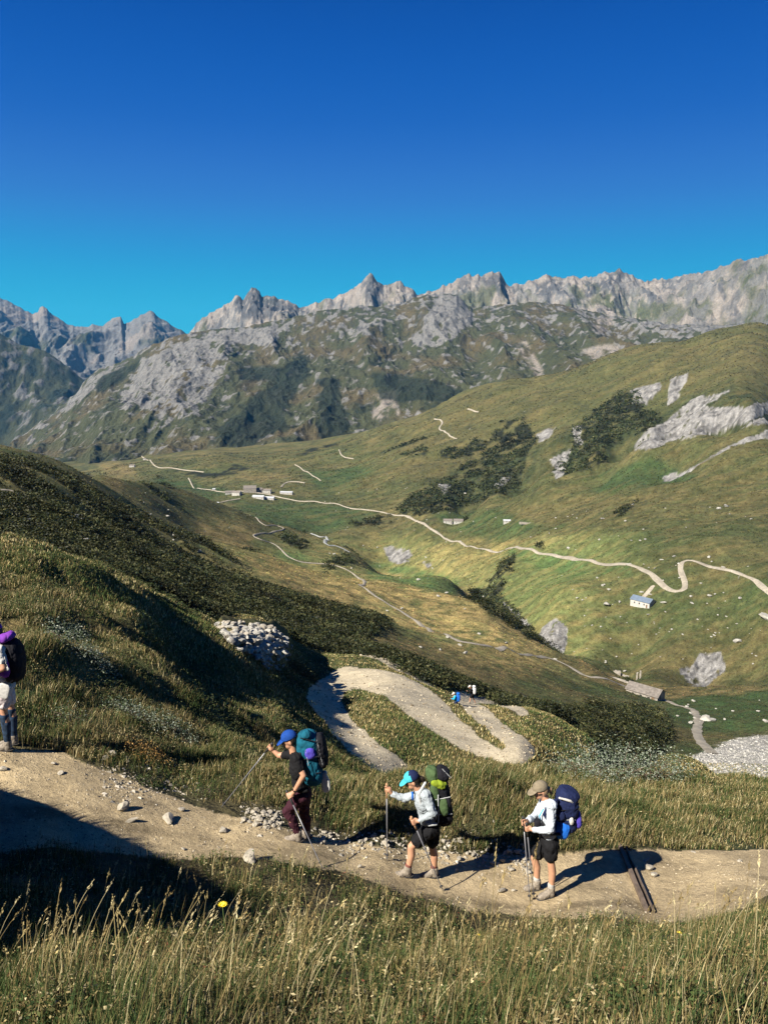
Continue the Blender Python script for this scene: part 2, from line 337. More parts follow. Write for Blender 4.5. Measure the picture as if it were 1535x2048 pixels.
GREEN = [[(1380,1350),(1535,1390),(1535,1470),(1400,1480),(1320,1440),(1360,1400)],[(305,955),(380,950),(420,965),(470,985),(420,1005),(350,990)],[(450,1000),(560,1005),(650,1010),(760,1030),(740,1040),(640,1060),(560,1050),(490,1020)],
 [(540,1085),(600,1090),(620,1105),(570,1110)],[(730,1120),(830,1130),(920,1160),(910,1185),(820,1180),(740,1150)],[(990,1100),(1100,1110),(1260,1150),(1265,1165),(1150,1160),(1060,1135)],[(900,1235),(960,1240),(1010,1275),(940,1265)],
 [(1150,960),(1300,900),(1400,960),(1250,1000)],[(1275,1400),(1320,1405),(1315,1420),(1275,1415)],[(600,950),(700,930),(760,940),(650,985)],[(560,1190),(650,1240),(600,1290),(540,1250)],[(720,1195),(790,1205),(800,1225),(740,1215)],[(860,1020),(1000,1030),(1150,1060),(1000,1075),(900,1062)]]
GOLD = [[(480,1080),(640,1120),(800,1150),(980,1200),(1150,1320),(1000,1310),(850,1270),(700,1200),(560,1150)],[(850,1420),(980,1460),(1040,1490),(1040,1450),(960,1400),(900,1400)],[(715,1265),(800,1280),(950,1300),(1100,1330),(1080,1360),(950,1340),(820,1320),(720,1280)],[(430,1105),(520,1120),(640,1165),(740,1190),(690,1205),(570,1180),(470,1130)],
 [(1150,1330),(1300,1350),(1420,1345),(1535,1370),(1480,1395),(1300,1410),(1160,1370)],[(190,930),(230,920),(280,945),(230,960)],[(470,950),(560,945),(600,955),(520,970)],
 [(900,1460),(1060,1545),(1250,1560),(1240,1640),(1100,1650),(900,1600)],[(240,1180),(440,1260),(560,1350),(620,1450),(500,1420),(300,1300)],[(0,1180),(100,1260),(260,1300),(200,1420),(0,1320)],[(400,1030),(520,1060),(480,1085),(380,1045)]]
nzx = fbm(Xg/(.05*Yg+.4), Lg*22, 3, 40); nzy = fbm(Xg/(.05*Yg+.4)+50, Lg*22, 3, 44)
QX = PX+nzx*9; QY = PY+nzy*6
near = ss(105, 85, Yg)
M_trail = look(polymask(TRAIL_POLY, 2), PX+nzx*5, PY+nzy*5)*ss(13, 12, Yg)*ss(7.6, 7.9, Yg)
M_sw = look(polymask(SWITCH, 1), PX+nzx*3, PY+nzy*2.2)*ss(26, 28, Yg)*near
off = (np.abs(T) > .56)                        # outside the frame the trail simply carries on
M_shrub = look(polymask(SHRUB, 3), QX, QY)*ss(50, 62, Yg)*(1-.9*ss(.0, .12, fbm(T*4, Lg*9+T*10, 3, 161)+.05+.10*ss(150, 300, Yg))*ss(100, 170, Yg)*ss(-.02,-.14,T)); M_rock = look(polymask(ROCK, 2), QX, QY)*ss(60, 80, Yg)
M_gravel = look(polymask(GRAVEL, 2), QX, QY)*ss(60, 70, Yg)*ss(300, 200, Yg)
M_green = look(polymask(GREEN, 14), QX, QY)*ss(60, 80, Yg); M_gold = look(polymask(GOLD, 10), QX, QY)
# ---- relief at every scale the grid can carry
flat = 1-np.clip(M_trail*1.2+M_sw*1.1, 0, 1)*.62
relief = np.zeros_like(Zg)
for k in range(-3, 9):
    lam = 2.0**k*.9
    wgt = ss(.022, .05, lam/Yg)*ss(.9, .35, lam/Yg)
    if wgt.max() <= 0: continue
    if k >= 3: n = fbm(Xg/lam+k*3.7, Yg/lam*.8-k, 1, 60+k)+.5*(ridged(Xg/lam*.9+k, Yg/lam*.6, 2, 80+k)-.6)
    else: n = noise(Xg/lam+k*3.7, Yg/lam-k, 60+k)
    amp = .042 if k >= 3 else .055
    relief += wgt*amp*lam*n*(flat if k < 2 else 1)
M_pile = look(polymask([[(434,1252),(458,1247),(500,1252),(545,1262),(574,1280),(584,1302),(578,1330),(556,1346),(528,1346),(500,1322),(470,1300),(448,1278)]], 8), PX, PY)*ss(30, 36, Yg)*ss(85, 72, Yg)
relief *= ss(.9, 2.2, Yg)
relief += M_pile*1.0
rs = ss(.0, .12, T+.0*Lg)*ss(380, 600, Yg)+ss(1150, 1350, Yg)*ss(-.12, .0, T)*ss(.12, .0, T)
wq = 60*fbm(Xg/260, Yg/260, 2, 141)
relief += rs.clip(0, 1)*(9*(ridged((Xg+wq)/620+3, (Yg+wq-Xg*.35)/150, 3, 143)-.55)+3.0*(ridged((Xg+wq)/160, (Yg-Xg*.4+wq)/42, 3, 147)-.5))*ss(300, 900, Yg)
lv = ss(-.12, .02, T)*ss(.45, .3, T)*ss(120, 220, Yg)*ss(700, 450, Yg)
relief += lv*1.6*(ridged((Xg+wq*.3)/120, (Yg+Xg*1.1)/34, 3, 151)-.5)
# hummocky steps on the near left hillside, shrub canopy lumps, rock roughness
hill = ss(11, 16, Yg)*ss(75, 50, Yg)*ss(-.04, -.14, T)*(1-ss(30, 38, Yg)*ss(-.34, -.24, T))
relief += hill*(.85*fbm((Xg*.8+Yg*.5)/2.6, (Yg-Xg*.7)/4.5, 2, 7)-.0)
M_shrub = M_shrub*np.where(Yg > 420, ss(-.30, .10, fbm(Xg/(.022*Yg), Lg*34, 3, 211)+.05), 1)
relief += M_shrub*np.clip(Yg*.0022, .2, 2.0)*(.5+.9*noise(Xg/(Yg*.014+.3), Lg*55, 31))
relief += M_rock*Yg*.006*(ridged(T*38, Lg*48-T*40, 4, 33)-.5)
Zb = Zg.copy(); Zg = Zg+relief

def grid_z(x, y):                               # ground height under a world point
    x = np.asarray(x, float); y = np.asarray(y, float)
    t = x/y; l = np.log(y)
    i = np.clip(np.searchsorted(tcol, t)-1, 0, len(tcol)-2); a = (t-tcol[i])/(tcol[i+1]-tcol[i])
    v = (l-lrow[0])/(lrow[-1]-lrow[0])*(len(lrow)-1); j = np.clip(v.astype(int), 0, len(lrow)-2); b = v-j
    a = np.clip(a, 0, 1)
    return (Zg[j, i]*(1-a)+Zg[j, i+1]*a)*(1-b)+(Zg[j+1, i]*(1-a)+Zg[j+1, i+1]*a)*b
def grid_s(G, x, y):
    t = x/y; l = np.log(y)
    i = np.clip(np.searchsorted(tcol, t), 0, len(tcol)-1); j = np.clip(np.round((l-lrow[0])/(lrow[-1]-lrow[0])*(len(lrow)-1)).astype(int), 0, len(lrow)-1)
    return G[j, i]
def C3(c): return np.array(c, float)
def mixc(a, b, m): return a*(1-m[..., None])+b*m[..., None]
# ---- ground colour (what grows or lies there)
g_ol, g_gr, g_go = C3((.066, .062, .025)), C3((.032, .056, .019)), C3((.135, .104, .044))
c_shr, c_rock, c_dirt, c_grav = C3((.012, .014, .008)), C3((.17, .165, .155)), C3((.325, .255, .15)), C3((.30, .285, .25))
n1 = fbm(Xg/(.12*Yg+1)+3, Lg*6, 4, 90); nf_ = fbm(Xg/300+5, Yg/170+Xg/600, 4, 191); n1 = n1*(1-ss(250, 600, Yg))+nf_*ss(250, 600, Yg); n2 = fbm(Xg/(.03*Yg+.3), Lg*70, 3, 95); n3 = fbm((Xg+Yg*.4)/(.02*Yg+.2), (Lg*30-T*20), 3, 99)
colr = mixc(np.broadcast_to(g_ol, Zg.shape+(3,)), g_gr, np.clip(.30+n1*(1.0-.65*ss(300, 700, Yg)), 0, 1))
colr = mixc(colr, g_go, np.clip(.10+n2*.8+n1*-.35, 0, .75)*ss(9, 20, Yg)+0*n1)
colr = mixc(colr, g_gr, np.clip(M_green*(.75+n3*.6), 0, 1)); colr = mixc(colr, g_go, np.clip(M_gold*(.6+n3*1.2), 0, 1))
n6 = noise(Xg/(.007*Yg), Lg*140, 201)+.7*noise(Xg/(.0032*Yg), Lg*300, 202)
colr *= (1+.35*n3+.30*n6*ss(60, 120, Yg)).clip(.35, 1.8)[..., None]
upl = ss(1100, 1600, Yg)*ss(-.05, .1, T); colr = mixc(colr, g_ol*1.0, upl*.4)
n5 = ridged(T*7+.2*n2+Lg*2, Lg*26-T*17+.5*n1, 4, 171)
sl_ = ss(.18, .34, n3)*ss(300, 800, Yg)*.45; colr = mixc(colr, c_shr*1.8, sl_)
colr = mixc(colr, c_shr*2.2, ss(.80, .92, n5)*ss(150, 400, Yg)*.45); colr = mixc(colr, g_go, ss(.42, .25, n5)*ss(150, 400, Yg)*.22)
# scattered stones far off show as pale specks
spk = (noise(Xg/(.0035*Yg), Lg*280, 12) > .93)*ss(.0, .3, fbm(Xg/(.08*Yg), Lg*12, 2, 13)+.12)*ss(80, 200, Yg)
colr = mixc(colr, c_rock, spk*.8)
colr = mixc(colr, c_shr, np.clip(M_shrub*1.5-.2, 0, 1)*np.clip(1.0-.9*ss(.15, .35, n2)*ss(120, 260, Yg), 0, 1)); 
dry = ss(-.35, -.2, T)*ss(.30, .16, T-.1*(Lg-5.5))*ss(150, 230, Yg)*ss(1150, 900, Yg)*ss(1060, 1090, PY); colr = colr*(1+.9*dry[..., None]*np.array((1.0, .95, .8)))  # golden grass, its colour brightened to make up for the grazing sun
bh = ss(1110, 1130, Yg)*ss(1500, 1350, Yg)*ss(.0, .1, T); colr = mixc(colr, C3((.026, .034, .014))*(1+.6*n6[..., None]), bh*np.clip(.55+n3*1.2+n2*.8, 0, .9))
rkt = ridged(T*55+n2, Lg*75-T*60, 4, 231)
M_rock = M_rock*ss(-.5, .05, n3+.8*n2+.4*n6+M_rock*.35)
colr = mixc(colr, c_rock*(.35+1.1*np.clip(rkt, 0, 1.1)+.25*n6)[..., None], ss(.25, .6, M_rock))
colr = mixc(colr, c_grav, M_gravel)
soil = C3((.075, .058, .032)); colr = mixc(colr, soil, ss(12.5, 9, Yg)*(1-M_trail)*.75); 
dirt_col = c_dirt*(1+.5*fbm(Xg*1.3, Yg*1.9, 4, 71)+.12*noise(Xg*14, Yg*14, 75)-.35*ss(.15, .4, fbm(Xg*.8+9, Yg*2.2, 3, 301)))[..., None]
dirt_far = C3((.33,.285,.20))*(1+.25*fbm(Xg*.9, Yg*.9, 4, 73))[..., None]
is_tr = (M_trail > .5); is_sw = (M_sw > .5)
colr = np.where(is_tr[..., None], dirt_col, colr); colr = np.where(is_sw[..., None], dirt_far, colr)
nr, nc = Zg.shape
idx = np.arange(nr*nc).reshape(nr, nc)
quads = np.stack([idx[:-1, :-1], idx[:-1, 1:], idx[1:, 1:], idx[1:, :-1]], -1)
def ftype(m): return ((m[:-1, :-1].astype(int)+m[:-1, 1:]+m[1:, 1:]+m[1:, :-1]) >= 3)
ft = ftype(is_tr); fs = ftype(is_sw); rest = ~(ft | fs)
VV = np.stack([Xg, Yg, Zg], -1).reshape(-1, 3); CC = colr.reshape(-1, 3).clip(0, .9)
def sub(name, sel, mat, label=None):
    q = quads[sel]; u, inv = np.unique(q, return_inverse=True)
    me = npmesh(name, VV[u], inv.reshape(-1, 4), 4, True, CC[u]); o = link(name, me, mat); o['kind'] = 'structure'
    return o
mat_ground = attr_mat('meadow_ground', ((.02, .18), (.15, .28), (1.0, .35), (9, .25)), .95, ((.12, .5, 3.0), (1.2, .5, .35), (14, .4, .03)))
mat_trail = attr_mat('trodden_dirt', ((2, .15), (12, .2), (70, .3)), .95, ((6, .8, .08), (40, .9, .02)))
mat_sw = attr_mat('gravel_track', ((1, .15), (5, .25), (20, .3)), .95, ((1.5, .4, .15), (9, .6, .05)))
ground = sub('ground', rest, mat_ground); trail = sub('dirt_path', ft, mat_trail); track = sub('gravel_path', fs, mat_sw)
# ------------------------------------------------------------------ mountains
def interp_line(pts, t):
    a = np.array(pts, float); tt = pt(a[:, 0], a[:, 1]); ee = pe(a[:, 1]); return np.interp(t, tt, ee)
def gsmooth(v, k):
    w_ = np.hanning(2*k+3)[1:-1]; w_ /= w_.sum(); return np.convolve(np.pad(v, k, mode='edge'), w_, 'valid')
def mountain(name, sky, base, Yb, Yc, rows, cols, seed, amp, spur, tr, colf, mat, wj=.16, ksm=30, shape=1.0, back=-.5, jag=.0010, dist_fn=None, lean=.0, topk=.92, fine=.08):
    t = np.linspace(tr[0], tr[1], cols); es = interp_line(sky, t); eb = interp_line(base, t)
    es = es+jag*(ridged(t*55, t*0+seed, 4, seed)-.5)*2
    esm = gsmooth(es, ksm); det = es-esm
    s = np.r_[np.linspace(0, 1, rows), 1+np.linspace(0, 1, 26)[1:]*.35]
    S, Tt = np.meshgrid(s, t, indexing='ij'); yc = np.broadcast_to(Yc(t) if callable(Yc) else Yc, t.shape); yb = np.broadcast_to(Yb(t) if callable(Yb) else Yb, t.shape)
    Y = yb+(yc-yb)*S; f = np.where(S <= 1, np.clip(S, 0, 1)**shape, 1)
    E = eb+(esm-eb)*f; w_ = np.exp(-np.abs(1-S)/wj); E = E+det*w_
    X = Tt*Y; Z = E*Y; Z = Z+np.where(S > 1, back*(Y-yc), 0)
    zt = esm*yc
    lam = spur; env = ss(0, .12, S)*(1-ss(.80, 1.0, S)*topk)
    wx = X+amp*.8*fbm(X/lam*.7, Y/lam*.7, 3, seed+50)
    rz = ridged(wx/lam, Y/(lam*3.2)+lean*X/lam, 4, seed, gain=.42)-.52
    rz2 = ridged(wx/(lam*.22), Y/(lam*.55), 4, seed+9)-.5
    nf = fbm(X/(lam*.10), Y/(lam*.16), 5, seed+20)
    Z = Z+env*amp*(rz+.22*rz2)+amp*fine*nf*ss(0, .05, S)*(1-.6*(S > .97))
    PXm, PYm = proj(X, Y, Z)
    gy = np.gradient(Z, axis=0)/np.maximum(np.gradient(Y, axis=0), 1e-3)
    gx = np.gradient(Z, axis=1)/np.maximum(np.gradient(X, axis=1), 1e-3)
    slope = np.hypot(gx, gy)
    c = colf(X, Y, Z, S, PXm, PYm, slope, rz, rz2, nf)
    r_, k_ = S.shape; ix = np.arange(r_*k_).reshape(r_, k_)
    q = np.stack([ix[:-1, :-1], ix[:-1, 1:], ix[1:, 1:], ix[1:, :-1]], -1)
    me = npmesh(name, np.stack([X, Y, Z], -1).reshape(-1, 3), q, 4, True, c.reshape(-1, 3).clip(0, .9))
    o = link(name, me, mat); o['kind'] = 'structure'; return o
mat_far = attr_mat('far_rock', ((.004, .15), (.02, .2), (.08, .2)), .95, ((.01, .6, 40), (.06, .7, 8)))
mat_mid = attr_mat('mountain_side', ((.01, .15), (.05, .2), (.2, .35)), .95, ((.03, .7, 16), (.15, .9, 4)))
rk, rkp, rkd = C3((.125, .122, .115)), C3((.17, .15, .128)), C3((.05, .052, .055))
gr_m, dk_m = C3((.038, .042, .021)), C3((.013, .018, .011))

# farthest range, upper left
def c_far(X, Y, Z, S, px, py, sl, a, b, n):
    c = mixc(np.broadcast_to(rk*.8, X.shape+(3,)), gr_m*.9, ss(.0, .35, fbm(X/900, Y/900, 4, 5)+.35-S*.5))
    c = mixc(c, rkp*.8, ss(.1, .3, fbm(X/500, Y/900, 4, 8)+S*.35-.28)); return c
mountain('far_mountains', [(-300,590),(-60,590),(0,598),(22,607),(45,620),(66,629),(76,626),(80,617),(87,614),(94,618),(100,628),(118,636),(134,652),(160,655),(185,650),(205,652),(222,640),(234,634),(242,634),(248,648),(262,645),(285,628),(300,621),(308,624),(328,640),(350,655),(372,668),(420,690),(600,720)],
    [(-300,960),(0,930),(200,900),(600,880)], 5600, lambda t: 9500+0*t, 300, 520, 11, 480, 1300, (-.68, -.15), c_far, mat_far, wj=.25, ksm=24, jag=.0016)
# nearer dark shoulder in front of it
def c_sh(X, Y, Z, S, px, py, sl, a, b, n):
    c = mixc(np.broadcast_to(gr_m*.8, X.shape+(3,)), rk*.7, ss(.15, .4, n+.12+b*.4)); return mixc(c, dk_m, ss(.1, .35, fbm(X/300, Y/300, 3, 3)+.1))
mountain('left_shoulder', [(-300,640),(0,668),(40,690),(90,700),(140,735),(190,778),(230,800),(300,830),(600,860)], [(-300,980),(0,960),(200,940),(600,930)], 4300, lambda t: 5600+0*t, 220, 420, 23, 200, 700, (-.68, -.2), c_sh, mat_far, wj=.3, ksm=20, jag=.001)
# pale summit ridge right
def c_sum(X, Y, Z, S, px, py, sl, a, b, n):
    c = mixc(np.broadcast_to(rkp, X.shape+(3,)), rk, ss(-.1, .25, fbm(X/260, Y/500, 4, 18)+.05))
    c = mixc(c, gr_m*1.5, ss(.05, .3, fbm(X/350, Y/500, 4, 28)+.62-S*.78))
    dark = look(polymask([[(465,600),(510,570),(560,598),(600,620),(520,640),(480,640)],[(725,570),(742,546),(768,575),(765,605),(735,600)],[(970,560),(990,545),(1015,560),(1005,580),(985,585)],[(1075,570),(1105,555),(1115,570),(1100,595),(1070,590)],[(1225,545),(1250,545),(1245,560),(1165,600),(1140,598)]], 5), px, py)  # shaded faces of the peaks, painted into the rock colour
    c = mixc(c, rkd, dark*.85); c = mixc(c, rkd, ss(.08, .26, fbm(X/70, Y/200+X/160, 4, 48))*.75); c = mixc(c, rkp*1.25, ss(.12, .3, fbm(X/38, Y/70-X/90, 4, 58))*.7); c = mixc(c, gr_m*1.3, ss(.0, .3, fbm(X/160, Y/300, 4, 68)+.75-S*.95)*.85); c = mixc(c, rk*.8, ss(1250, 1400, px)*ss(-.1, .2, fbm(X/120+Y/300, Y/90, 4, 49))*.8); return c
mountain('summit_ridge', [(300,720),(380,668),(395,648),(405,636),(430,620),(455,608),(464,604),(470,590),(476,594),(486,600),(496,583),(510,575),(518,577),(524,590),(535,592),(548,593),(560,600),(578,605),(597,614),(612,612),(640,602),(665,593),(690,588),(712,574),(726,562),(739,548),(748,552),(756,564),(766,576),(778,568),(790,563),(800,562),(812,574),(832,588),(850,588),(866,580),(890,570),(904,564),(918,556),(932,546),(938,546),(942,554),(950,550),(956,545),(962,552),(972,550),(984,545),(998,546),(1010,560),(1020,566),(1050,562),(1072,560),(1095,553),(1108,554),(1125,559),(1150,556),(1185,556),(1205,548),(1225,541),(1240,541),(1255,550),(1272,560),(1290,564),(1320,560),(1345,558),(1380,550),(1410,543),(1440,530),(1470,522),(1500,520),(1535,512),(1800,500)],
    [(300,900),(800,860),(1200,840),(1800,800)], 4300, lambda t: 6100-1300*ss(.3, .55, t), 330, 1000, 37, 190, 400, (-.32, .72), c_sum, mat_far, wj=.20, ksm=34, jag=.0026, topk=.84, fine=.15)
# massif in the middle
def c_mid(X, Y, Z, S, px, py, sl, a, b, n):
    m1 = fbm(X/240+2, Y/300, 4, 61); m2 = fbm(X/60, Y/110, 4, 66)
    c = mixc(np.broadcast_to(gr_m, X.shape+(3,)), C3((.060, .050, .026)), ss(-.1, .35, m1))
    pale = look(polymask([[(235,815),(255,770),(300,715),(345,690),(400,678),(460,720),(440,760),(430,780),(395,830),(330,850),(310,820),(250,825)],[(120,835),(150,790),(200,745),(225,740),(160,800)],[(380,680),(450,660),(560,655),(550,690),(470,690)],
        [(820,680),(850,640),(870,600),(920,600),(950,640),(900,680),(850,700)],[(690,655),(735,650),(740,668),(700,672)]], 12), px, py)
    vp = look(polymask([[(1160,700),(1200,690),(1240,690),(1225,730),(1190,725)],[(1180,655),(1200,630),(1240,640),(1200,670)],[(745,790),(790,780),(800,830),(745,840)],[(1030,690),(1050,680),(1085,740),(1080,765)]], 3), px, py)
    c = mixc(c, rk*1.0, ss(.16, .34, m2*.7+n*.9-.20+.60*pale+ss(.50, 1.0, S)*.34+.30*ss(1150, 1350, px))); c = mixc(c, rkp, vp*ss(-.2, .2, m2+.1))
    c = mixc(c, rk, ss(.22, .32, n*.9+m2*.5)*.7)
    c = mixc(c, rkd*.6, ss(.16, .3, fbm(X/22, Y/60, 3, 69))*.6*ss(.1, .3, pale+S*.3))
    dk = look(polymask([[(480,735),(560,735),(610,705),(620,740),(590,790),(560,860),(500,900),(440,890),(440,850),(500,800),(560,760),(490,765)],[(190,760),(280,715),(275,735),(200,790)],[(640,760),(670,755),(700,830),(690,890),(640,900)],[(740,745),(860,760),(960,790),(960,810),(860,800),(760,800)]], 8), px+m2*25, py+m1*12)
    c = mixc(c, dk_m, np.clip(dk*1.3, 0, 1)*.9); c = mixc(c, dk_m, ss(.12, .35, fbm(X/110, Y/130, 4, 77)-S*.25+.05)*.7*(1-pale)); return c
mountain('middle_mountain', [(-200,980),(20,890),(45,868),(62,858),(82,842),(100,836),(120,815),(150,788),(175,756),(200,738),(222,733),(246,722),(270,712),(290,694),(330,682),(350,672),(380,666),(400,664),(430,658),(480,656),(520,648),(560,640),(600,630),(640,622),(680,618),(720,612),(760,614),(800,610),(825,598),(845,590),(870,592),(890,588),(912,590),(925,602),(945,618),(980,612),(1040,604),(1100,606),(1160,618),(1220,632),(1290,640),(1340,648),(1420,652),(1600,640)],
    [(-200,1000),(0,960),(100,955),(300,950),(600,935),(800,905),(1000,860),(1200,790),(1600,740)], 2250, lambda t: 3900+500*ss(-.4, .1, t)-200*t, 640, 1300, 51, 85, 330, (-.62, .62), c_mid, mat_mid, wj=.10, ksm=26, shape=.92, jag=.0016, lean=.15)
# ------------------------------------------------------------------ finding ground points seen from the path of a sight line
Eg = Zg/Yg; Ebs = Zb/Yg
def ground_at(px, py, y0=0.0, y1=9e9, Eg=Eg):
    t = float(pt(px, py)); e = float(pe(py)); i = int(np.clip(np.searchsorted(tcol, t), 1, len(tcol)-1)); col = Eg[:, i]
    ok = np.where((col >= e) & (Yg[:, i] > y0) & (Yg[:, i] < y1))[0]
    j = ok[0] if len(ok) else len(lrow)-1
    if j > 0 and col[j-1] < e: a = (e-col[j-1])/(col[j]-col[j-1]+1e-12)
    else: a = 1
    y = math.exp(lrow[j-1]+(lrow[j]-lrow[j-1])*a) if j > 0 else math.exp(lrow[0])
    return Vector((t*y, y, float(grid_z(t*y, y))))
# ------------------------------------------------------------------ roads and footpaths in the valley: ribbons laid on the ground
def smooth_poly(pts, step):
    out = []
    P_ = [pts[0]]+list(pts)+[pts[-1]]
    for k in range(1, len(P_)-2):
        a, b, c, d = [Vector(q) for q in P_[k-1:k+3]]; n = max(2, int((c-b).length/step))
        for i in range(n):
            u = i/n; out.append(.5*((2*b)+(c-a)*u+(2*a-5*b+4*c-d)*u*u+(-a+3*b-3*c+d)*u**3))
    out.append(Vector(pts[-1])); return out
def ribbon(name, pix, width, mat, lift=.0012, y0=60, label=None):
    gp = [ground_at(p[0], p[1], y0, 9e9, Ebs if name == 'valley_road' else Eg) for p in pix]
    D = [g.y for g in gp]; 
    pts = smooth_poly([(g.x, g.y, 0) for g in gp], max(1.0, np.mean(D)*.006)); n = len(pts)
    xy = np.array([(p.x, p.y) for p in pts]); d = np.gradient(xy, axis=0); d /= np.linalg.norm(d, axis=1)[:, None]+1e-9
    nrm = np.c_[-d[:, 1], d[:, 0]]; W = 5; V = []
    wj = (1+.45*noise(np.arange(n)*.22, np.zeros(n), 3)+.2*noise(np.arange(n)*.9, np.zeros(n), 4)).clip(.4, 1.8)
    for k in range(W):
        u = (k/(W-1)-.5); q = xy+nrm*(u*width*wj)[:, None] if True else xy
        z = np.array([max(float(grid_z(q[i, 0], q[i, 1])), -1e9) for i in range(n)])+lift*q[:, 1]*(1-.75*abs(u)*2)+.04
        V.append(np.c_[q, z])
    V = np.stack(V, 1).reshape(-1, 3); ix = np.arange(n*W).reshape(n, W)
    q = np.stack([ix[:-1, :-1], ix[:-1, 1:], ix[1:, 1:], ix[1:, :-1]], -1)
    c = np.broadcast_to(C3((.235, .21, .165)), (n*W, 3))*(1+.2*noise(V[:, 0]*.2, V[:, 1]*.2, 5))[:, None]
    o = link(name, npmesh(name, V, q, 4, True, c), mat); o['kind'] = 'structure'; return o
mat_road = attr_mat('pale_gravel_road', ((.1, .15), (.8, .2)), .95, ((1, .3, .2),))
ribbon('valley_road', [(377,953),(400,974),(430,983),(455,988),(490,993),(540,994),(600,1001),(660,1010),(700,1018),(760,1026),(808,1033),(850,1050),(885,1067),(940,1083),(1000,1097),(1060,1108),(1120,1120),(1200,1137),(1262,1147),(1290,1160),(1310,1177),(1330,1190),(1350,1195),(1366,1190),(1367,1177),(1358,1160),(1362,1146),(1382,1142),(1420,1150),(1460,1158),(1500,1173),(1520,1190),(1545,1212)], 3.4, mat_road)
ribbon('upper_valley_road', [(100,884),(255,899),(290,918),(313,934),(345,937),(408,945)], 4, mat_road, y0=1500)
ribbon('footpath', [(500,1031),(520,1045),(555,1053),(566,1060),(511,1070),(520,1080),(545,1088),(570,1108),(590,1121),(640,1128),(680,1135),(715,1155),(729,1164),(720,1172),(740,1185),(770,1205),(800,1222),(830,1241),(860,1262),(900,1275),(960,1290),(1000,1299),(1060,1310),(1100,1318),(1140,1335),(1180,1355),(1240,1370),(1268,1382)], 2.0, mat_road)
ribbon('footpath', [(1312,1396),(1350,1410),(1384,1420),(1395,1440),(1392,1465),(1403,1488),(1424,1508)], 2.0, mat_road)
ribbon('footpath', [(402,1017),(440,1006),(480,998)], 3, mat_road, y0=1120)
for pl, w_ in (([(590,930),(605,940),(620,948),(642,963)], 3), ([(678,900),(684,912),(707,918)], 3), ([(868,838),(884,845),(878,858),(896,868),(914,877)], 4), ([(935,818),(957,824)], 5), ([(562,975),(570,967),(582,964),(610,967)], 4),
               ([(0,980),(40,993),(80,1006),(120,1018)], 1.3), ([(1285,1195),(1298,1180),(1305,1172)], 3)):
    ribbon('footpath', pl, w_, mat_road)
ribbon('stream', [(622,1068),(640,1075),(655,1080),(650,1087),(668,1092),(685,1098),(700,1106)], 3.5, simple('stream_water', (.30, .30, .27), .4))

# ------------------------------------------------------------------ grass and leaves as one big mesh each
def lerp_cols(pal, n, r=None):
    pal = np.array(pal, float); k = rng.integers(0, len(pal), n); c = pal[k]*(rng.uniform(.7, 1.3, n)[:, None]); return c
def blades(B, H, Wd, lean, col, bend=.5):       # B base points (n,3)
    n = len(B); a = rng.uniform(0, 2*math.pi, n); wv_ = np.c_[np.cos(a), np.sin(a), np.zeros(n)]*(Wd/2)[:, None]
    la = rng.uniform(0, 2*math.pi, n); lv = np.c_[np.cos(la), np.sin(la), np.zeros(n)]*rng.uniform(.05, .55, n)[:, None]+np.array(lean)
    m = B+np.c_[lv[:, :2]*(H*.30)[:, None], H*.55]; tp = B+np.c_[lv[:, :2]*(H*(.55+bend*.5))[:, None], H*.95]
    V = np.stack([B-wv_, B+wv_, m-wv_*.75, m+wv_*.75, tp], 1).reshape(-1, 3)
    o = np.arange(n)[:, None]*5; Fc = np.concatenate([o+[[0, 1, 3]], o+[[0, 3, 2]], o+[[2, 3, 4]]], 1).reshape(-1, 3)
    return V, Fc, np.repeat(col, 5, 0)
def leaves(Cn, size, col, flat=.5):             # Cn centres, each one quad leaf
    n = len(Cn); d = rng.normal(size=(n, 3)); d[:, 2] *= flat; d /= np.linalg.norm(d, axis=1)[:, None]
    e = rng.normal(size=(n, 3)); e -= (e*d).sum(1)[:, None]*d; e /= np.linalg.norm(e, axis=1)[:, None]
    s = size[:, None]; V = np.stack([Cn-d*s, Cn+e*s*.45, Cn+d*s, Cn-e*s*.45], 1).reshape(-1, 3)
    o = np.arange(n)[:, None]*4; return V, np.concatenate([o+[[0, 1, 2]], o+[[0, 2, 3]]], 1).reshape(-1, 3), np.repeat(col, 4, 0)
def merge(parts):
    V, Fc, Cc, k = [], [], [], 0
    for v, f, c in parts: V.append(v); Fc.append(f+k); Cc.append(c); k += len(v)
    return np.concatenate(V), np.concatenate(Fc), np.concatenate(Cc)
def stuff(name, parts, mat, label, cat):
    V, Fc, Cc = merge(parts); o = link(name, npmesh(name, V, Fc, 3, False, Cc.clip(0, .9)), mat); tag(o, label, cat, kind='stuff'); return o
def sample(n, t0, t1, y0, y1, dens):            # even in view angle and log distance, thinned by dens(x, y, t)
    t = rng.uniform(t0, t1, n); y = np.exp(rng.uniform(math.log(y0), math.log(y1), n)); x = t*y
    k = rng.uniform(size=n) < dens(x, y, t); x, y = x[k], y[k]; return np.c_[x, y, grid_z(x, y)]
mat_grass = attr_mat('grass_blades', (), .75, (), trans=.22)
mat_leaf = attr_mat('shrub_leaves', (), .55, (), trans=.2)
GREENS = [(.035, .06, .018), (.055, .08, .024), (.022, .04, .013), (.075, .085, .028)]
STRAWS = [(.30, .24, .11), (.40, .34, .19), (.20, .15, .065), (.13, .095, .04)]
OLIVES = [(.095, .085, .03), (.13, .115, .042), (.065, .062, .022), (.18, .14, .058)]
def notrail(x, y, t): return 1-np.clip(grid_s(M_trail, x, y)*1.3, 0, 1)
def patch(x, y, sc, s): return fbm(x/sc, y/sc, 3, s)
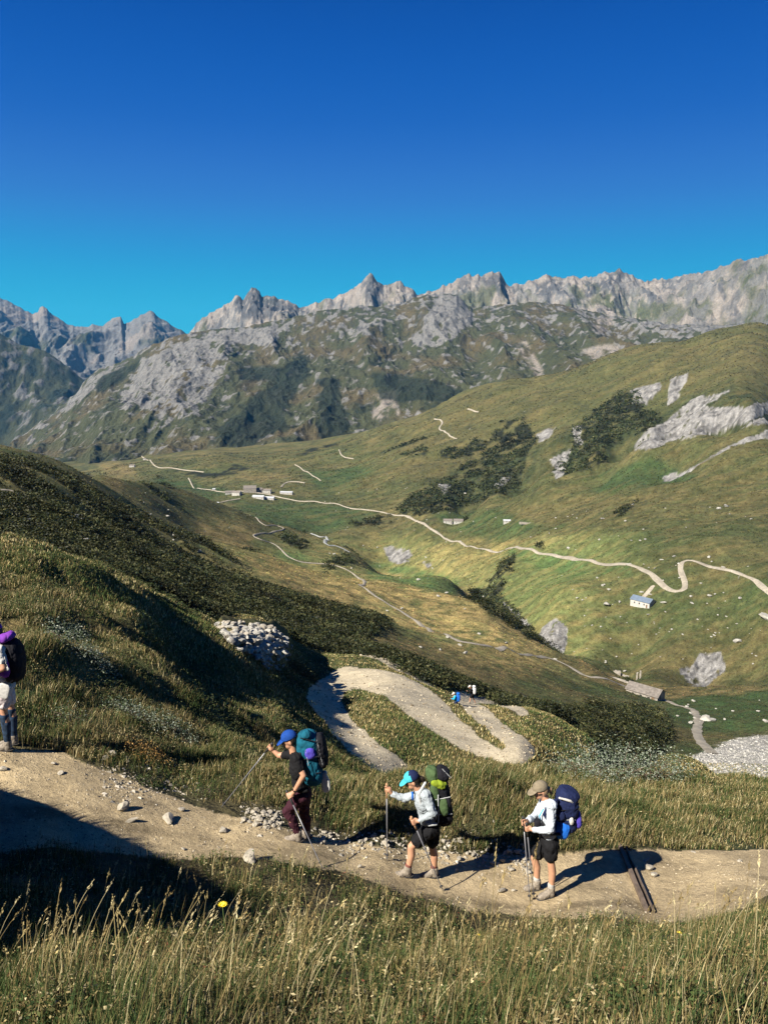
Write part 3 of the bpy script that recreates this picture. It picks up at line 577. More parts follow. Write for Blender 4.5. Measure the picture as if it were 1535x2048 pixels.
def mixpal(p, B, sc=1.2, straw=.3, seed=5, green=.45):
    n = len(B); f = patch(B[:, 0], B[:, 1], sc, seed); r = rng.uniform(size=n)+f*.7
    c = lerp_cols(OLIVES, n); g = lerp_cols(GREENS, n); s = lerp_cols(STRAWS, n)
    c = np.where((r < green)[:, None], g, c); return np.where((r > 1-straw)[:, None], s, c)
# foreground bank
fg = []
d_ = lambda x, y, t: notrail(x, y, t)*(y < 8.8+.9*noise(x*1.1, y*0, 3)+.5*noise(x*3.7, y*0, 4))*(.12+.88*ss(-.25, .25, patch(x, y, .45, 2)+.25*noise(x*5, y*5, 6)))
B = sample(230000, -.66, .66, 1.5, 9.4, d_); n = len(B)
fg.append(blades(B, rng.uniform(.03, .12, n)*(1+1.1*patch(B[:, 0], B[:, 1], .5, 9)).clip(.4, 2), rng.uniform(.0025, .006, n)*(1+B[:, 1]*.05), (.12, .05, 0), mixpal(0, B, .9, .20, 5, .6)))
B = sample(36000, -.66, .66, 1.5, 9.2, d_); n = len(B)
fg.append(blades(B, rng.uniform(.12, .28, n)*(1+.9*patch(B[:, 0], B[:, 1], .5, 19)).clip(.35, 1.6), rng.uniform(.002, .0045, n)*(1+B[:, 1]*.05), (.12, .05, 0), mixpal(0, B, .7, .30, 5, .5)))
B = sample(210000, -.66, .66, 1.5, 9.2, d_); n = len(B); B[:, 2] += rng.uniform(.01, .12, n)
pal = mixpal(0, B, .5, .24, 21, .55); rd = (patch(B[:, 0], B[:, 1], .35, 33) > .48)[:, None]&(rng.uniform(size=n) < .5)[:, None]; pal = np.where(rd, np.array((.16, .05, .03)), pal)
fg.append(leaves(B, rng.uniform(.005, .013, n)*(1+B[:, 1]*.05), pal, .3))
for (ta, tb) in ((-1.3, -.65), (.65, 1.3)):
    B = sample(60000, ta, tb, 1.2, 9.2, d_); n = len(B)
    fg.append(blades(B, rng.uniform(.05, .20, n), rng.uniform(.004, .008, n)*(1+B[:, 1]*.05), (.12, .05, 0), mixpal(0, B, .9, .25, 5, .5)))
B = sample(9000, -.66, .66, 1.5, 6.5, lambda x, y, t: d_(x, y, t)*ss(.1, .3, patch(x, y, .5, 261))); n = len(B); B[:, 2] += rng.uniform(.01, .07, n)
fg.append(leaves(B, rng.uniform(.014, .034, n), lerp_cols([(.045, .075, .03), (.07, .10, .05), (.12, .15, .08), (.03, .05, .02)], n), .35))
stuff('foreground_grass', fg, mat_grass, 'mixed green and straw grass with herbs covering the near bank below the camera', 'grass')
# tall seeding stems in the foreground
st = []
def stems(n, t0, t1, y0, y1, h0, h1, dens=None, lean=(.18, .02, 0)):
    B = sample(n, t0, t1, y0, y1, dens or d_); n = len(B)
    H = rng.uniform(h0, h1, n); c = lerp_cols(STRAWS[:3], n)
    wdt = .0028*(1+.10*B[:, 1]); a = rng.normal(.0, .16, n)+lean[0]; b = rng.normal(0, .14, n)+lean[1]
    K = 7; V = []; pts = []
    for k in range(K):
        u = k/(K-1); pts.append(B+np.c_[a*H*u**1.8, b*H*u**1.8, H*(u-.06*u*u)])
    for k in range(K):
        w_ = wdt*(1-.45*k/(K-1)); V += [pts[k]-np.c_[w_/2, 0*w_, 0*w_], pts[k]+np.c_[w_/2, 0*w_, 0*w_]]
    V = np.stack(V, 1).reshape(-1, 3); o = np.arange(n)[:, None]*2*K; Fc = []
    for k in range(K-1): Fc += [o+[[2*k, 2*k+1, 2*k+3]], o+[[2*k, 2*k+3, 2*k+2]]]
    st.append((V, np.concatenate(Fc, 1).reshape(-1, 3), np.repeat(c, 2*K, 0)))
    dirv = pts[-1]-pts[-2]; dirv /= np.linalg.norm(dirv, axis=1)[:, None]                 # seed head: a spike of small husks
    M = 16; hl = rng.uniform(.05, .12, n)
    for q in range(M):
        u = q/(M-1); cen = pts[-1]+dirv*((u-.55)*hl)[:, None]; jj = rng.normal(size=(n, 3))*.0035*(1.2-u)*(1+.1*B[:, 1])[:, None]
        d2 = dirv+rng.normal(size=(n, 3))*.35; s = (.007*(1.25-u)*(1+.10*B[:, 1]))[:, None]; e = np.cross(dirv, rng.normal(size=(n, 3))); e /= np.linalg.norm(e, axis=1)[:, None]+1e-9
        cc = cen+jj; V = np.stack([cc-d2*s, cc+e*s*.4, cc+d2*s, cc-e*s*.4], 1).reshape(-1, 3); o = np.arange(n)[:, None]*4
        st.append((V, np.concatenate([o+[[0, 1, 2]], o+[[0, 2, 3]]], 1).reshape(-1, 3), np.repeat(c*rng.uniform(.8, 1.3, n)[:, None], 4, 0)))
ds = lambda x, y, t: d_(x, y, t)*ss(.0, .35, patch(x, y, .45, 77)+.15)
stems(700, -.60, -.10, 2.6, 7.2, .26, .52, ds)
stems(560, -.15, .60, 2.4, 6.5, .28, .58, ds); stems(26, -.1, .55, 2.2, 3.6, .6, .85, ds, (.05, 0, 0)); stems(500, -.6, .6, 6, 9, .15, .4, ds)
stuff('seeding_grass_stems', st, mat_grass, 'tall dry straw stems with seed heads rising from the near bank', 'grass')
# bank behind the trail and near hillside
d2 = lambda x, y, t: (.2+.8*ss(-.3, .2, patch(x, y, .9, 62)))*notrail(x, y, t)*ss(9.9, 10.4, y+.3*noise(x*1.1, 0*x, 8))*(1-np.clip(grid_s(M_sw, x, y)*1.5, 0, 1))*(grid_s(M_trail, x, y) < .05)
bk = []
B = sample(420000, -.62, .62, 9.6, 30, d2); n = len(B); tall = ss(-.02, .1, B[:, 0]/B[:, 1])*ss(.38, .22, B[:, 0]/B[:, 1])*ss(10.8, 12, B[:, 1])
bk.append(blades(B, rng.uniform(.06, .24, n)*(1+.9*tall)*(.8+1.2*patch(B[:, 0], B[:, 1], .9, 4)).clip(.3, 1.7), rng.uniform(.0006, .0011, n)*B[:, 1], (.2, .05, 0), mixpal(0, B, 1.3, .30, 6, .45), .6))
B = sample(230000, -.62, .62, 9.8, 26, d2); n = len(B); B[:, 2] += rng.uniform(.02, .14, n)
bk.append(leaves(B, rng.uniform(.0006, .0013, n)*B[:, 1], mixpal(0, B, 1.0, .35, 12), .4))
for (ta, tb) in ((-1.2, -.61), (.61, 1.2)):
    B = sample(50000, ta, tb, 9.6, 40, d2); n = len(B)
    bk.append(blades(B, rng.uniform(.08, .30, n), rng.uniform(.001, .0016, n)*B[:, 1], (.2, .05, 0), mixpal(0, B, 1.3, .30, 6, .45), .6))
stuff('bank_grass', bk, mat_grass, 'dry and green tufted grass on the bank behind the trail', 'grass')
hl_ = []
d3 = lambda x, y, t: (1-np.clip(grid_s(M_pile, x, y)*2.5, 0, 1))*(1-np.clip(grid_s(M_sw, x, y)*2, 0, 1))*(1-np.clip(grid_s(M_shrub, x, y)*1.5, 0, 1))
B = sample(330000, -.62, .62, 28, 110, d3); n = len(B)
hl_.append(blades(B, rng.uniform(.08, .22, n)*(1-.35*ss(40, 60, B[:, 1])), rng.uniform(.0008, .0014, n)*B[:, 1], (.2, .05, 0), mixpal(0, B, 5, .28, 16, .42)*1.3, .6))
stuff('hillside_grass', hl_, mat_grass, 'olive green and golden grass on the hillside around the switchbacks', 'grass')
dh = lambda x, y, t: ss(.05, .22, patch(x+y*.3, y, 2.2, 221)-.10*ss(.0, .1, t))*ss(.2, .0, t)*d3(x, y, t)
B = sample(9000, -.62, .1, 12.5, 60, dh); n = len(B); per = 26; rr = np.repeat(rng.uniform(.10, .24, n)*(1+.015*B[:, 1]), per); m = n*per
th = rng.uniform(0, 6.283, m); ph = np.arccos(rng.uniform(0, 1, m)); Cn = np.repeat(B, per, 0)+np.c_[np.cos(th)*np.sin(ph)*rr*1.3, np.sin(th)*np.sin(ph)*rr*1.3, np.cos(ph)*rr]
stuff('heath_cover', [leaves(Cn, .0011*Cn[:, 1]*rng.uniform(.6, 1.3, m), np.repeat(lerp_cols([(.03, .042, .014), (.045, .06, .02), (.02, .028, .012), (.07, .075, .03)], n), per, 0)*rng.uniform(.6, 1.5, m)[:, None], .6)], mat_leaf, 'low dark heath and bilberry cushions on the near left hillside', 'heath')
def d5(x, y, t): return (1-np.clip(grid_s(M_shrub, x, y)*1.6, 0, 1))*(1-np.clip(grid_s(M_rock, x, y)*2, 0, 1))*(1-np.clip(grid_s(M_gravel, x, y)*2, 0, 1))*(.25+.75*ss(-.1, .2, fbm(t*40, np.log(y)*60, 3, 241)))
B = sample(330000, -.6, .6, 105, 2100, d5); n = len(B); base = grid_s(colr, B[:, 0], B[:, 1]); tint = rng.choice([.35, .5, .75, 1.2, 1.7], n, p=[.22, .26, .22, .2, .10])[:, None]
B[:, 2] += .0003*B[:, 1]
stuff('pasture_tussocks', [leaves(B, .0010*B[:, 1]*rng.uniform(.5, 1.4, n), base*tint*rng.uniform(.8, 1.2, (n, 3)), .35)], mat_grass, 'rough tussocks covering the pasture slopes across the valley', 'grass')
# dark shrub thickets
def thicket(n, y0, y1, per, rad, seed, colr_, name, label, dens):
    B = sample(n, -.62, .62, y0, y1, dens); n = len(B)
    r = rad*rng.uniform(.6, 1.3, n)*(1+B[:, 1]*.010); sz = .0014*B[:, 1]+.05
    Cn = np.repeat(B, per, 0); rr = np.repeat(r, per); m = len(Cn)
    th = rng.uniform(0, 2*math.pi, m); ph = np.arccos(rng.uniform(-.1, 1, m)); q = rng.uniform(.75, 1.08, m)
    Cn = Cn+np.c_[np.cos(th)*np.sin(ph)*rr*q, np.sin(th)*np.sin(ph)*rr*q, np.cos(ph)*rr*q*.85]
    col = np.repeat(lerp_cols(colr_, n)*(1+1.3*fbm(B[:, 0]/B[:, 1]*22, np.log(B[:, 1])*24, 2, 251)).clip(.35, 2.2)[:, None], per, 0)*rng.uniform(.6, 1.5, m)[:, None]
    stuff(name, [leaves(Cn, np.repeat(sz, per)*rng.uniform(.7, 1.3, m), col, .8)], mat_leaf, label, 'shrubs')
DK = [(.028, .036, .014), (.020, .028, .012), (.036, .042, .015), (.05, .05, .02)]
thicket(60000, 52, 420, 24, .55, 1, [tuple(.62*q for q in c) for c in DK]+[DK[3]], 'shrub_thicket', 'dark green alder and heath shrubs covering the left slope', lambda x, y, t: np.clip(grid_s(M_shrub, x, y)*1.4-.2, 0, 1))
thicket(70000, 420, 1700, 12, .35, 2, DK, 'gully_thicket', 'dark shrubs filling the gullies of the far right slope', lambda x, y, t: np.clip(grid_s(M_shrub, x, y)*1.4-.2, 0, 1))
# ------------------------------------------------------------------ rocks
def rock_mesh(name, seed, sub=2, flat=.7):
    r = np.random.default_rng(seed); bm = bmesh.new(); bmesh.ops.create_icosphere(bm, subdivisions=sub, radius=1)
    pl = r.normal(size=(14, 3)); pl /= np.linalg.norm(pl, axis=1)[:, None]; dl = r.uniform(.48, .85, 14)
    sc = np.array([r.uniform(.8, 1.2), r.uniform(.65, 1.0), flat*r.uniform(.7, 1.1)])
    for v in bm.verts:
        p = np.array(v.co)
        for n, d in zip(pl, dl):
            k = p@n-d
            if k > 0: p = p-n*k
        p = p*sc+r.normal(size=3)*.02; v.co = p
    bmesh.ops.recalc_face_normals(bm, faces=bm.faces)
    me = bpy.data.meshes.new(name); bm.to_mesh(me); bm.free(); return me
m_rock = simple('weathered_stone', (.24, .215, .17), .9, .3, 1.8, .4); m_rock2 = simple('pale_limestone', (.25, .24, .21), .9, .22, 1.2, .4)
m_rock3 = simple('grey_stone', (.19, .175, .155), .9, .3, 2.0, .4)
RK = [rock_mesh('rock', s) for s in range(8)]; RKP = [rock_mesh('rock', 20+s) for s in range(4)]; RKG = [rock_mesh('rock', 40+s) for s in range(5)]
for m in RK: m.materials.append(m_rock)
for m in RKP: m.materials.append(m_rock2)
for m in RKG: m.materials.append(m_rock3)
def rock(p, r, label, group=None, fam=RK, name='rock', sink=.3, sc=(1, 1, 1), cat='rock', rot=None, k=None):
    o = bpy.data.objects.new(name, fam[k if k is not None else random.randrange(len(fam))]); COL.objects.link(o)
    o.location = (p[0], p[1], p[2]+r*.6*(1-sink)*sc[2]-.0); o.scale = (r*sc[0], r*sc[1], r*sc[2])
    o.rotation_euler = rot or (random.uniform(-.3, .3), random.uniform(-.3, .3), random.uniform(0, 6.3)); return tag(o, label, cat, group)
# stones heaped along the upper edge of the trail
RIM = [(486,1632,16),(530,1640,18),(556,1640,16),(630,1672,10),(690,1690,18),(740,1685,26),(800,1690,28),(870,1700,20),(920,1705,30),(980,1712,30),(1035,1720,22),(1060,1735,12)]
for i in range(225):
    s = random.random()*(len(RIM)-1); k = int(s); a = s-k
    if 560 < RIM[k][0]+(RIM[k+1][0]-RIM[k][0])*a < 622 and random.random() < .8: continue
    px = RIM[k][0]*(1-a)+RIM[k+1][0]*a; py = RIM[k][1]*(1-a)+RIM[k+1][1]*a; wd = RIM[k][2]*(1-a)+RIM[k+1][2]*a
    p = ground_at(px+random.uniform(-8, 8), py+random.uniform(-wd, wd), 8.2, 12)
    rock(p, .018+.045*random.random()**2.2, 'small pale stone in the rubble along the upper edge of the trail', 'stones in the rubble along the trail edge', name='rubble_stone', cat='stone', sc=(1, 1, random.uniform(.7, 1)))
for (px, py, r, lab, sc, kk) in [(248,1619,.105,'upright rounded rock half buried in the left part of the trail',(1,1,1.25),0),(262,1643,.085,'flat slab lying just below the upright rock on the trail',(1.4,.7,.5),1),
    (337,1642,.10,'rounded boulder in the trail below the dark green grass tuft',(1.2,1,.9),2),(363,1622,.06,'small angular rock beside the rounded boulder at the grass edge',(1.2,.8,1),3),
    (212,1521,.07,'small pale pointed rock at the foot of the rust coloured bush, leftmost of three',(.9,1,1.3),4),(226,1516,.09,'largest pale rock at the foot of the rust coloured bush, middle of three',(1.1,1,1.2),5),(252,1522,.085,'flat white rock at the foot of the rust coloured bush, rightmost of three',(1.4,.9,.6),6),
    (500,1722,.11,'flat pale rock at the lower trail edge below the blue capped hiker',(1.6,.9,.5),7),(447,1664,.075,'small rock lying in the trail left of the blue capped hiker',(1,1,.9),1),(108,1528,.05,'small dark shadowed stone on the trail near the left edge',(1.2,1,.7),2),(122,1548,.055,'stone on the trail below the shadow of the purple pack hiker',(1.3,1,.7),3),
    (6,1540,.07,'stone at the very left edge of the photo on the trail',(1,1,.8),4),(1004,1783,.07,'larger half buried stone in the trail left of the khaki capped hiker',(1.5,1,.6),5),(1026,1782,.04,'smaller of two half buried stones left of the khaki capped hiker',(1,1,.8),0),
    (1296,1738,.085,'jagged rock beside the wooden water bar on its right',(1.1,.9,1.1),6),(1306,1752,.07,'lower jagged rock right of the wooden water bar',(1,1,1),3),(1290,1722,.06,'flat shard above the jagged rocks by the water bar',(1.6,.7,.5),2),(367,1700,.04,'little stone at the lower edge of the sunlit trail',(1,1,.8),6),
    (1478,1723,.045,'small stone on the bare trail at the right',(1,1,.7),1),(1385,1705,.04,'small stone near the upper grass edge at the right of the trail',(1,1,.7),4),(718,1735,.04,'small stone in mid trail between the two leading hikers',(1,1,.7),5)]:
    rock(ground_at(px, py, 7.9, 13), r, lab, sc=sc, k=kk, fam=RK)
# loose pebbles, one mesh
def pebbles(name, B, size, cols, label, mat, cat='pebbles'):
    n = len(B); base = np.array([(1,0,-.3),(-.5,.85,-.3),(-.5,-.85,-.3),(.35,.3,.75),(-.4,-.1,.65)], float)
    Fb = np.array([(0,1,3),(1,4,3),(1,2,4),(2,0,3),(2,3,4)]); a = rng.uniform(0, 6.3, n); ca, sa = np.cos(a), np.sin(a)
    V = base[None]*(1+rng.uniform(-.35, .35, (n, 5, 3))); X = V[..., 0]*ca[:, None]-V[..., 1]*sa[:, None]; Yq = V[..., 0]*sa[:, None]+V[..., 1]*ca[:, None]
    V = np.stack([X, Yq, V[..., 2]*.7], -1)*size[:, None, None]+B[:, None]; o = np.arange(n)[:, None, None]*5
    oo = link(name, npmesh(name, V.reshape(-1, 3), (Fb[None]+o).reshape(-1, 3), 3, False, np.repeat(lerp_cols(cols, n), 5, 0)), mat); return tag(oo, label, cat, kind='stuff')
m_peb = attr_mat('pebble_stone', ((20, .2),), .95, ())
STC = [(.28, .235, .16), (.20, .165, .11), (.33, .29, .22), (.15, .12, .08)]
B = sample(60000, -.62, .62, 7.8, 12.5, lambda x, y, t: (grid_s(M_trail, x, y) > .35)*(.10+.55*ss(.05, .3, patch(x, y, .8, 55))+.25*ss(-.15, -.35, t)))
Br = []
for i in range(900):
    q_ = random.random()*(len(RIM)-1); k = int(q_); a = q_-k; px = RIM[k][0]*(1-a)+RIM[k+1][0]*a; py = RIM[k][1]*(1-a)+RIM[k+1][1]*a; wd = (RIM[k][2]*(1-a)+RIM[k+1][2]*a)*1.3
    if 560 < px < 622 and random.random() < .6: continue
    Br.append(ground_at(px+random.uniform(-8, 8), py+random.gauss(0, wd*.6), 8.2, 12))
for i in range(450):
    Br.append(ground_at(random.choice([random.uniform(200, 470), random.uniform(0, 200)]), 0, 8, 12) if False else ground_at(random.uniform(200, 420), random.uniform(-14, 14)+1520+(random.uniform(200, 420)-200)*.35, 8.2, 12))
Br = np.array([tuple(q_) for q_ in Br]); pebbles('trail_edge_rubble', Br, rng.gamma(2.5, .0085, len(Br)).clip(.01, .05), [(.25, .225, .18), (.19, .165, .12), (.30, .275, .23)], 'fine broken rubble along the upper edge of the trail', m_peb)
pebbles('trail_gravel', B, rng.gamma(2.2, .0035, len(B)).clip(.004, .03), STC, 'small loose stones and grit scattered on the dusty trail', m_peb)
B = sample(16000, -.1, .3, 28, 90, lambda x, y, t: (grid_s(M_sw, x, y) > .4)*.8)
pebbles('track_gravel', B, rng.gamma(1.6, .026, len(B)).clip(.02, .24), STC[::2]+STC[3:], 'loose stones scattered over the pale switchback track', m_peb)
B = sample(30000, .3, .6, 80, 220, lambda x, y, t: (grid_s(M_gravel, x, y) > .3)*.9)
pebbles('stream_bed_stones', B, rng.gamma(2.2, .06, len(B)).clip(.06, .6), [(.30, .295, .27), (.24, .23, .21), (.12, .12, .11)], 'pale rounded stones of the dry stream bed below the bank', m_peb)
# the heap of stones on the left hillside
PILE = [(434,1252),(458,1247),(500,1252),(545,1262),(574,1280),(584,1302),(578,1330),(556,1346),(528,1346),(500,1322),(470,1300),(448,1278)]
def inside(p, poly):
    c = False
    for i in range(len(poly)):
        (x1, y1), (x2, y2) = poly[i], poly[(i+1) % len(poly)]
        if (y1 > p[1]) != (y2 > p[1]) and p[0] < (x2-x1)*(p[1]-y1)/(y2-y1)+x1: c = not c
    return c
n_ = 0
while n_ < 285:
    q = (random.uniform(430, 590), random.uniform(1245, 1350))
    if not inside(q, PILE): continue
    n_ += 1; p = ground_at(q[0], q[1], 20, 90); mid = 1-min(1, math.hypot((q[0]-510)/80, (q[1]-1298)/50)); r = random.uniform(.15, .32)*(1+.7*mid)*(1-.25*ss(1310, 1340, q[1])); p.z += .1+mid*.6*random.random()
    rock(p, r, 'grey stone in the heap on the grassy slope above the switchback', 'stones heaped on the hillside', name='heap_stone', cat='stone', fam=RKP if random.random() < .6 else RK)
for (px, py, r, lab) in [(535,1292,.36,'largest pale block in the middle of the stone heap'),(486,1288,.30,'broad tilted slab left of the big block in the stone heap'),(535,1305,.26,'dark rounded block just below the palest block of the heap'),(466,1298,.26,'upright grey stone on the left flank of the heap'),(470,1262,.22,'flat stone on top of the heap near its left end'),(520,1312,.22,'brown block near the lower middle of the heap')]:
    p = ground_at(px, py, 20, 90); p.z += .35; rock(p, r, lab, fam=RKP if 'pale' in lab else RKG)
# boulders lying in the valley
for (px, py, r, lab) in [(1213,1211,3.2,'long low pale boulder left of the blue roofed hut'),(1238,1205,1.6,'small pale boulder just left of the blue roofed hut'),(1326,1206,1.9,'pale boulder right of the blue roofed hut below the road bend'),(1299,1189,1.4,'boulder beside the driveway of the blue roofed hut'),(1474,1283,2.4,'pale boulder on the slope near the right edge above the cliff'),(1533,1238,3.8,'big pale boulder at the right edge of the photo'),
    (1451,1014,3.6,'tall pale boulder high on the right hillside'),(1437,1018,2.6,'low boulder beside the tall one high on the right hillside'),(1204,1038,2.2,'boulder on the slope right of the long shed'),(1255,1130,1.9,'flat pale boulder just above the valley road'),(1321,1120,1.4,'small boulder in the meadow above the road bend'),(1383,1207,1.3,'boulder just below the road bend'),(1135,1096,1.7,'pale boulder above the road in the green meadow'),(1296,1229,1.2,'small pale boulder below the blue roofed hut'),
    (336,1035,2.2,'white boulder on the left slope above the footpath'),(1408,1441,1.7,'grey boulder beside the footpath below the stone house'),(1421,1442,1.3,'dark boulder right of the grey one beside the footpath'),(1445,1135,1.2,'boulder above the road near the right edge'),(836,1160,1.6,'pale flat rock in the green meadow above the gully'),(930,988,3.0,'pale boulder below the dark gully'),(1248,1343,1.1,'pale stone on the terrace edge above the ruin')]:
    rock(ground_at(px, py, 60), r, lab, fam=RKP, name='boulder', cat='boulder', sc=(1.2, 1, .8), sink=.45)
n_ = 0
ZB = [((870,1000),(1530,1200),70,.9),((1160,1200),(1520,1330),55,.55),((620,960),(900,1150),25,1.1),((60,985),(470,1110),35,.55),((700,1150),(1150,1320),18,.5),((1330,1400),(1530,1470),14,.5)]
for (a, b, cnt, rr) in ZB:
    for i in range(cnt):
        q = (random.uniform(a[0], b[0]), random.uniform(a[1], b[1])); p = ground_at(q[0], q[1], 90)
        if p.y > 1900: continue
        rock(p, rr*random.uniform(.6, 1.7), 'small pale rock among many scattered over the valley pasture', 'pale rocks scattered over the pasture', name='field_rock', fam=RKP, sink=.4)

# ------------------------------------------------------------------ wooden water bar across the trail
m_wood = simple('weathered_timber', (.10, .075, .055), .8, .35, 12, .5)
a = ground_at(1243, 1693, 9, 12); b = ground_at(1300, 1826, 8, 10); ctr = (a+b)/2; d = b-a
wb = empty('water_bar', ctr); q = d.to_track_quat('X', 'Z'); wb.rotation_mode = 'QUATERNION'; wb.rotation_quaternion = q
tag(wb, 'weathered wooden drainage channel of two boards laid across the trail at the right', 'water bar')
for s in (-1, 1):
    bm = bmesh.new(); bmesh.ops.create_cube(bm, size=1); bmesh.ops.scale(bm, vec=(d.length, .055 if s < 0 else .016, .14), verts=bm.verts); bmesh.ops.translate(bm, vec=(0, s*.045, -.015 if s < 0 else -.035), verts=bm.verts)
    bmesh.ops.subdivide_edges(bm, edges=[e for e in bm.edges if e.calc_length() > 1], cuts=24)
    for v in bm.verts: v.co += Vector((0, .006*noise(v.co.x*3, s*5+v.co.z), .010*float(noise(v.co.x*2.3, s*3.1))))
    bmesh_obj('board', bm, m_wood, wb, False)
bm = bmesh.new(); bmesh.ops.create_cube(bm, size=1); bmesh.ops.scale(bm, vec=(d.length-.02, .046, .06), verts=bm.verts); bmesh.ops.translate(bm, vec=(0, 0, -.045), verts=bm.verts); bmesh_obj('channel_floor', bm, m_wood, wb, False)

# ------------------------------------------------------------------ buildings
m_wall = simple('rubble_masonry', (.22, .20, .17), .95, .35, .9, .6); m_wall2 = simple('limewashed_wall', (.34, .33, .30), .9, .15, .4, .3)
m_slate = simple('stone_roof_slabs', (.13, .115, .10), .9, .35, 1.2, .5); m_tin = simple('blue_grey_metal_roof', (.10, .13, .17), .5, .12, .5); m_tin2 = simple('pale_metal_roof', (.32, .33, .34), .5, .1, .3)
m_dark = simple('dark_opening', (.02, .02, .02), .6, .1); m_door = simple('wood_door', (.12, .08, .05), .8, .2)
def box_bm(bm, c, s):
    r = bmesh.ops.create_cube(bm, size=1); bmesh.ops.scale(bm, vec=s, verts=r['verts']); bmesh.ops.translate(bm, vec=c, verts=r['verts'])
def house(px, py, Lh, Wd, Hh, Rh, rz, label, roofm=m_slate, wallm=m_wall, nw=2, group=None, chim=False, y0=100, name='stone_house', cat='house'):
    p = ground_at(px, py, y0); h = empty(name, p, R(rz)); tag(h, label, cat, group)
    bm = bmesh.new(); x, y = Lh/2, Wd/2
    v = [bm.verts.new(c) for c in [(-x,-y,-2.5),(x,-y,-2.5),(x,y,-2.5),(-x,y,-2.5),(-x,-y,Hh),(x,-y,Hh),(x,y,Hh),(-x,y,Hh),(-x,0,Hh+Rh),(x,0,Hh+Rh)]]
    for f in [(0,1,5,4),(2,3,7,6),(1,2,6,9,5),(3,0,4,8,7),(0,3,2,1),(4,5,9,8),(6,7,8,9)]: bm.faces.new([v[i] for i in f])
    bmesh_obj('wall', bm, wallm, h, False)
    bm = bmesh.new(); ov = .35; th = .18; yy = y+ov; k = Rh/y; e = .12
    for s in (-1, 1):
        pr = [(s*yy, Hh-ov*k+e), (0, Hh+Rh+e), (0, Hh+Rh+e+th), (s*yy, Hh-ov*k+e+th)]
        vs = [bm.verts.new((X, a_, b_)) for X in (-x-ov, x+ov) for a_, b_ in pr]
        for f in [(0,1,2,3),(7,6,5,4),(0,4,5,1),(1,5,6,2),(2,6,7,3),(3,7,4,0)]: bm.faces.new([vs[i] for i in f])
    bmesh.ops.recalc_face_normals(bm, faces=bm.faces); rf = bmesh_obj('roof', bm, roofm, h, False)
    if chim: bm = bmesh.new(); box_bm(bm, (x*.5, .0, Hh+Rh+.4), (.7, .7, 1.3)); bmesh_obj('chimney', bm, wallm, rf, False)
    for i in range(nw):
        bm = bmesh.new(); X = (-x+(i+.9)*Lh/(nw+1)); box_bm(bm, (X, -y-.0, Hh*.55), (.8, .12, .9)); w_ = bmesh_obj('window', bm, m_dark, h, False)
        bm = bmesh.new(); box_bm(bm, (X, -y-.08, Hh*.55-.5), (1.0, .16, .1)); bmesh_obj('sill', bm, wallm, w_, False)
    bm = bmesh.new(); box_bm(bm, (x*.72, -y-.0, 1.0), (1.0, .14, 2.0)); bmesh_obj('door', bm, m_door, h, False)
    bm = bmesh.new(); box_bm(bm, (x+.0, -Wd*.12, Hh*.62), (.12, .7, .8)); bmesh_obj('window', bm, m_dark, h, False)
    return h
house(1289, 1394, 10.5, 6.0, 2.3, 1.5, -42, 'low stone farmhouse with a mossy slab roof beside the footpath, nearest building', nw=3, chim=False)
house(1284, 1210, 12.5, 7.0, 3.2, 1.8, -48, 'small white hut with a blue grey metal roof below the valley road', m_tin, m_wall2, 3)
house(895, 1046, 11, 7, 3.2, 2.0, -8, 'left one of two joined pale stone houses above the road in mid valley', m_slate, m_wall2, 2); house(916, 1046, 12, 7, 3.2, 2.2, -8, 'right one of two joined pale houses above the road, beside a dark tree', m_slate, m_wall2, 2)
house(1013, 1044, 8, 4.5, 2.2, 1.2, -8, 'tiny shed alone on the pasture right of the joined houses', m_tin2, m_wall2, 1, name='shed', cat='shed')
V_ = [(458,988,13,8,3.5,2.4,12,'leftmost low house of the hamlet beside the road'),(474,990,15,9,4.5,2.8,-20,'gabled stone house by the road, second from the left in the hamlet'),(500,984,22,13,7,4.5,8,'tallest gabled barn in the middle of the hamlet'),(517,984,13,9,4.5,2.8,25,'small house just right of the tall barn of the hamlet'),(531,985,20,9,4.0,2.5,-5,'long low house at the right end of the upper row of the hamlet'),
      (517,997,20,8,3.5,2.2,-8,'long roofed stable below the road, left one of the lower row'),(539,999,17,8,3.2,2.0,-8,'stable below the road at the right of the lower row')]
for (px, py, a_, b_, c_, d__, rz, lab) in V_: house(px, py, a_, b_, c_, d__, rz, lab, [m_slate, m_tin2][('stable' in lab)*1], m_wall if 'barn' in lab else m_wall2, 2, y0=1100)
house(573, 988, 22, 8, 3.2, 1.6, -6, 'long shed with a pale metal roof standing right of the hamlet', m_tin2, m_wall2, 2, y0=700, name='shed', cat='shed')
house(435, 1010, 6, 5, 3, 1.8, -20, 'tiny hut on the path below the hamlet', m_tin2, m_wall2, 1, y0=1080, name='hut', cat='hut'); house(428, 981, 5, 4, 2.6, 1.5, 10, 'tiny hut on the bend of the road left of the hamlet', m_tin2, m_wall2, 1, y0=1150, name='hut', cat='hut')
house(265, 934, 13, 8, 4, 2.4, -5, 'small white house alone in the meadow at the far left of the valley', m_slate, m_wall2, 2, y0=1300); house(290, 920, 8, 6, 3.5, 2, -5, 'small house beside the upper road at the far left', m_slate, m_wall2, 1, y0=1300); house(408, 897, 20, 9, 4, 2.5, -5, 'lone pale farmhouse at the foot of the mountain above the hamlet', m_slate, m_wall2, 2, y0=1300)
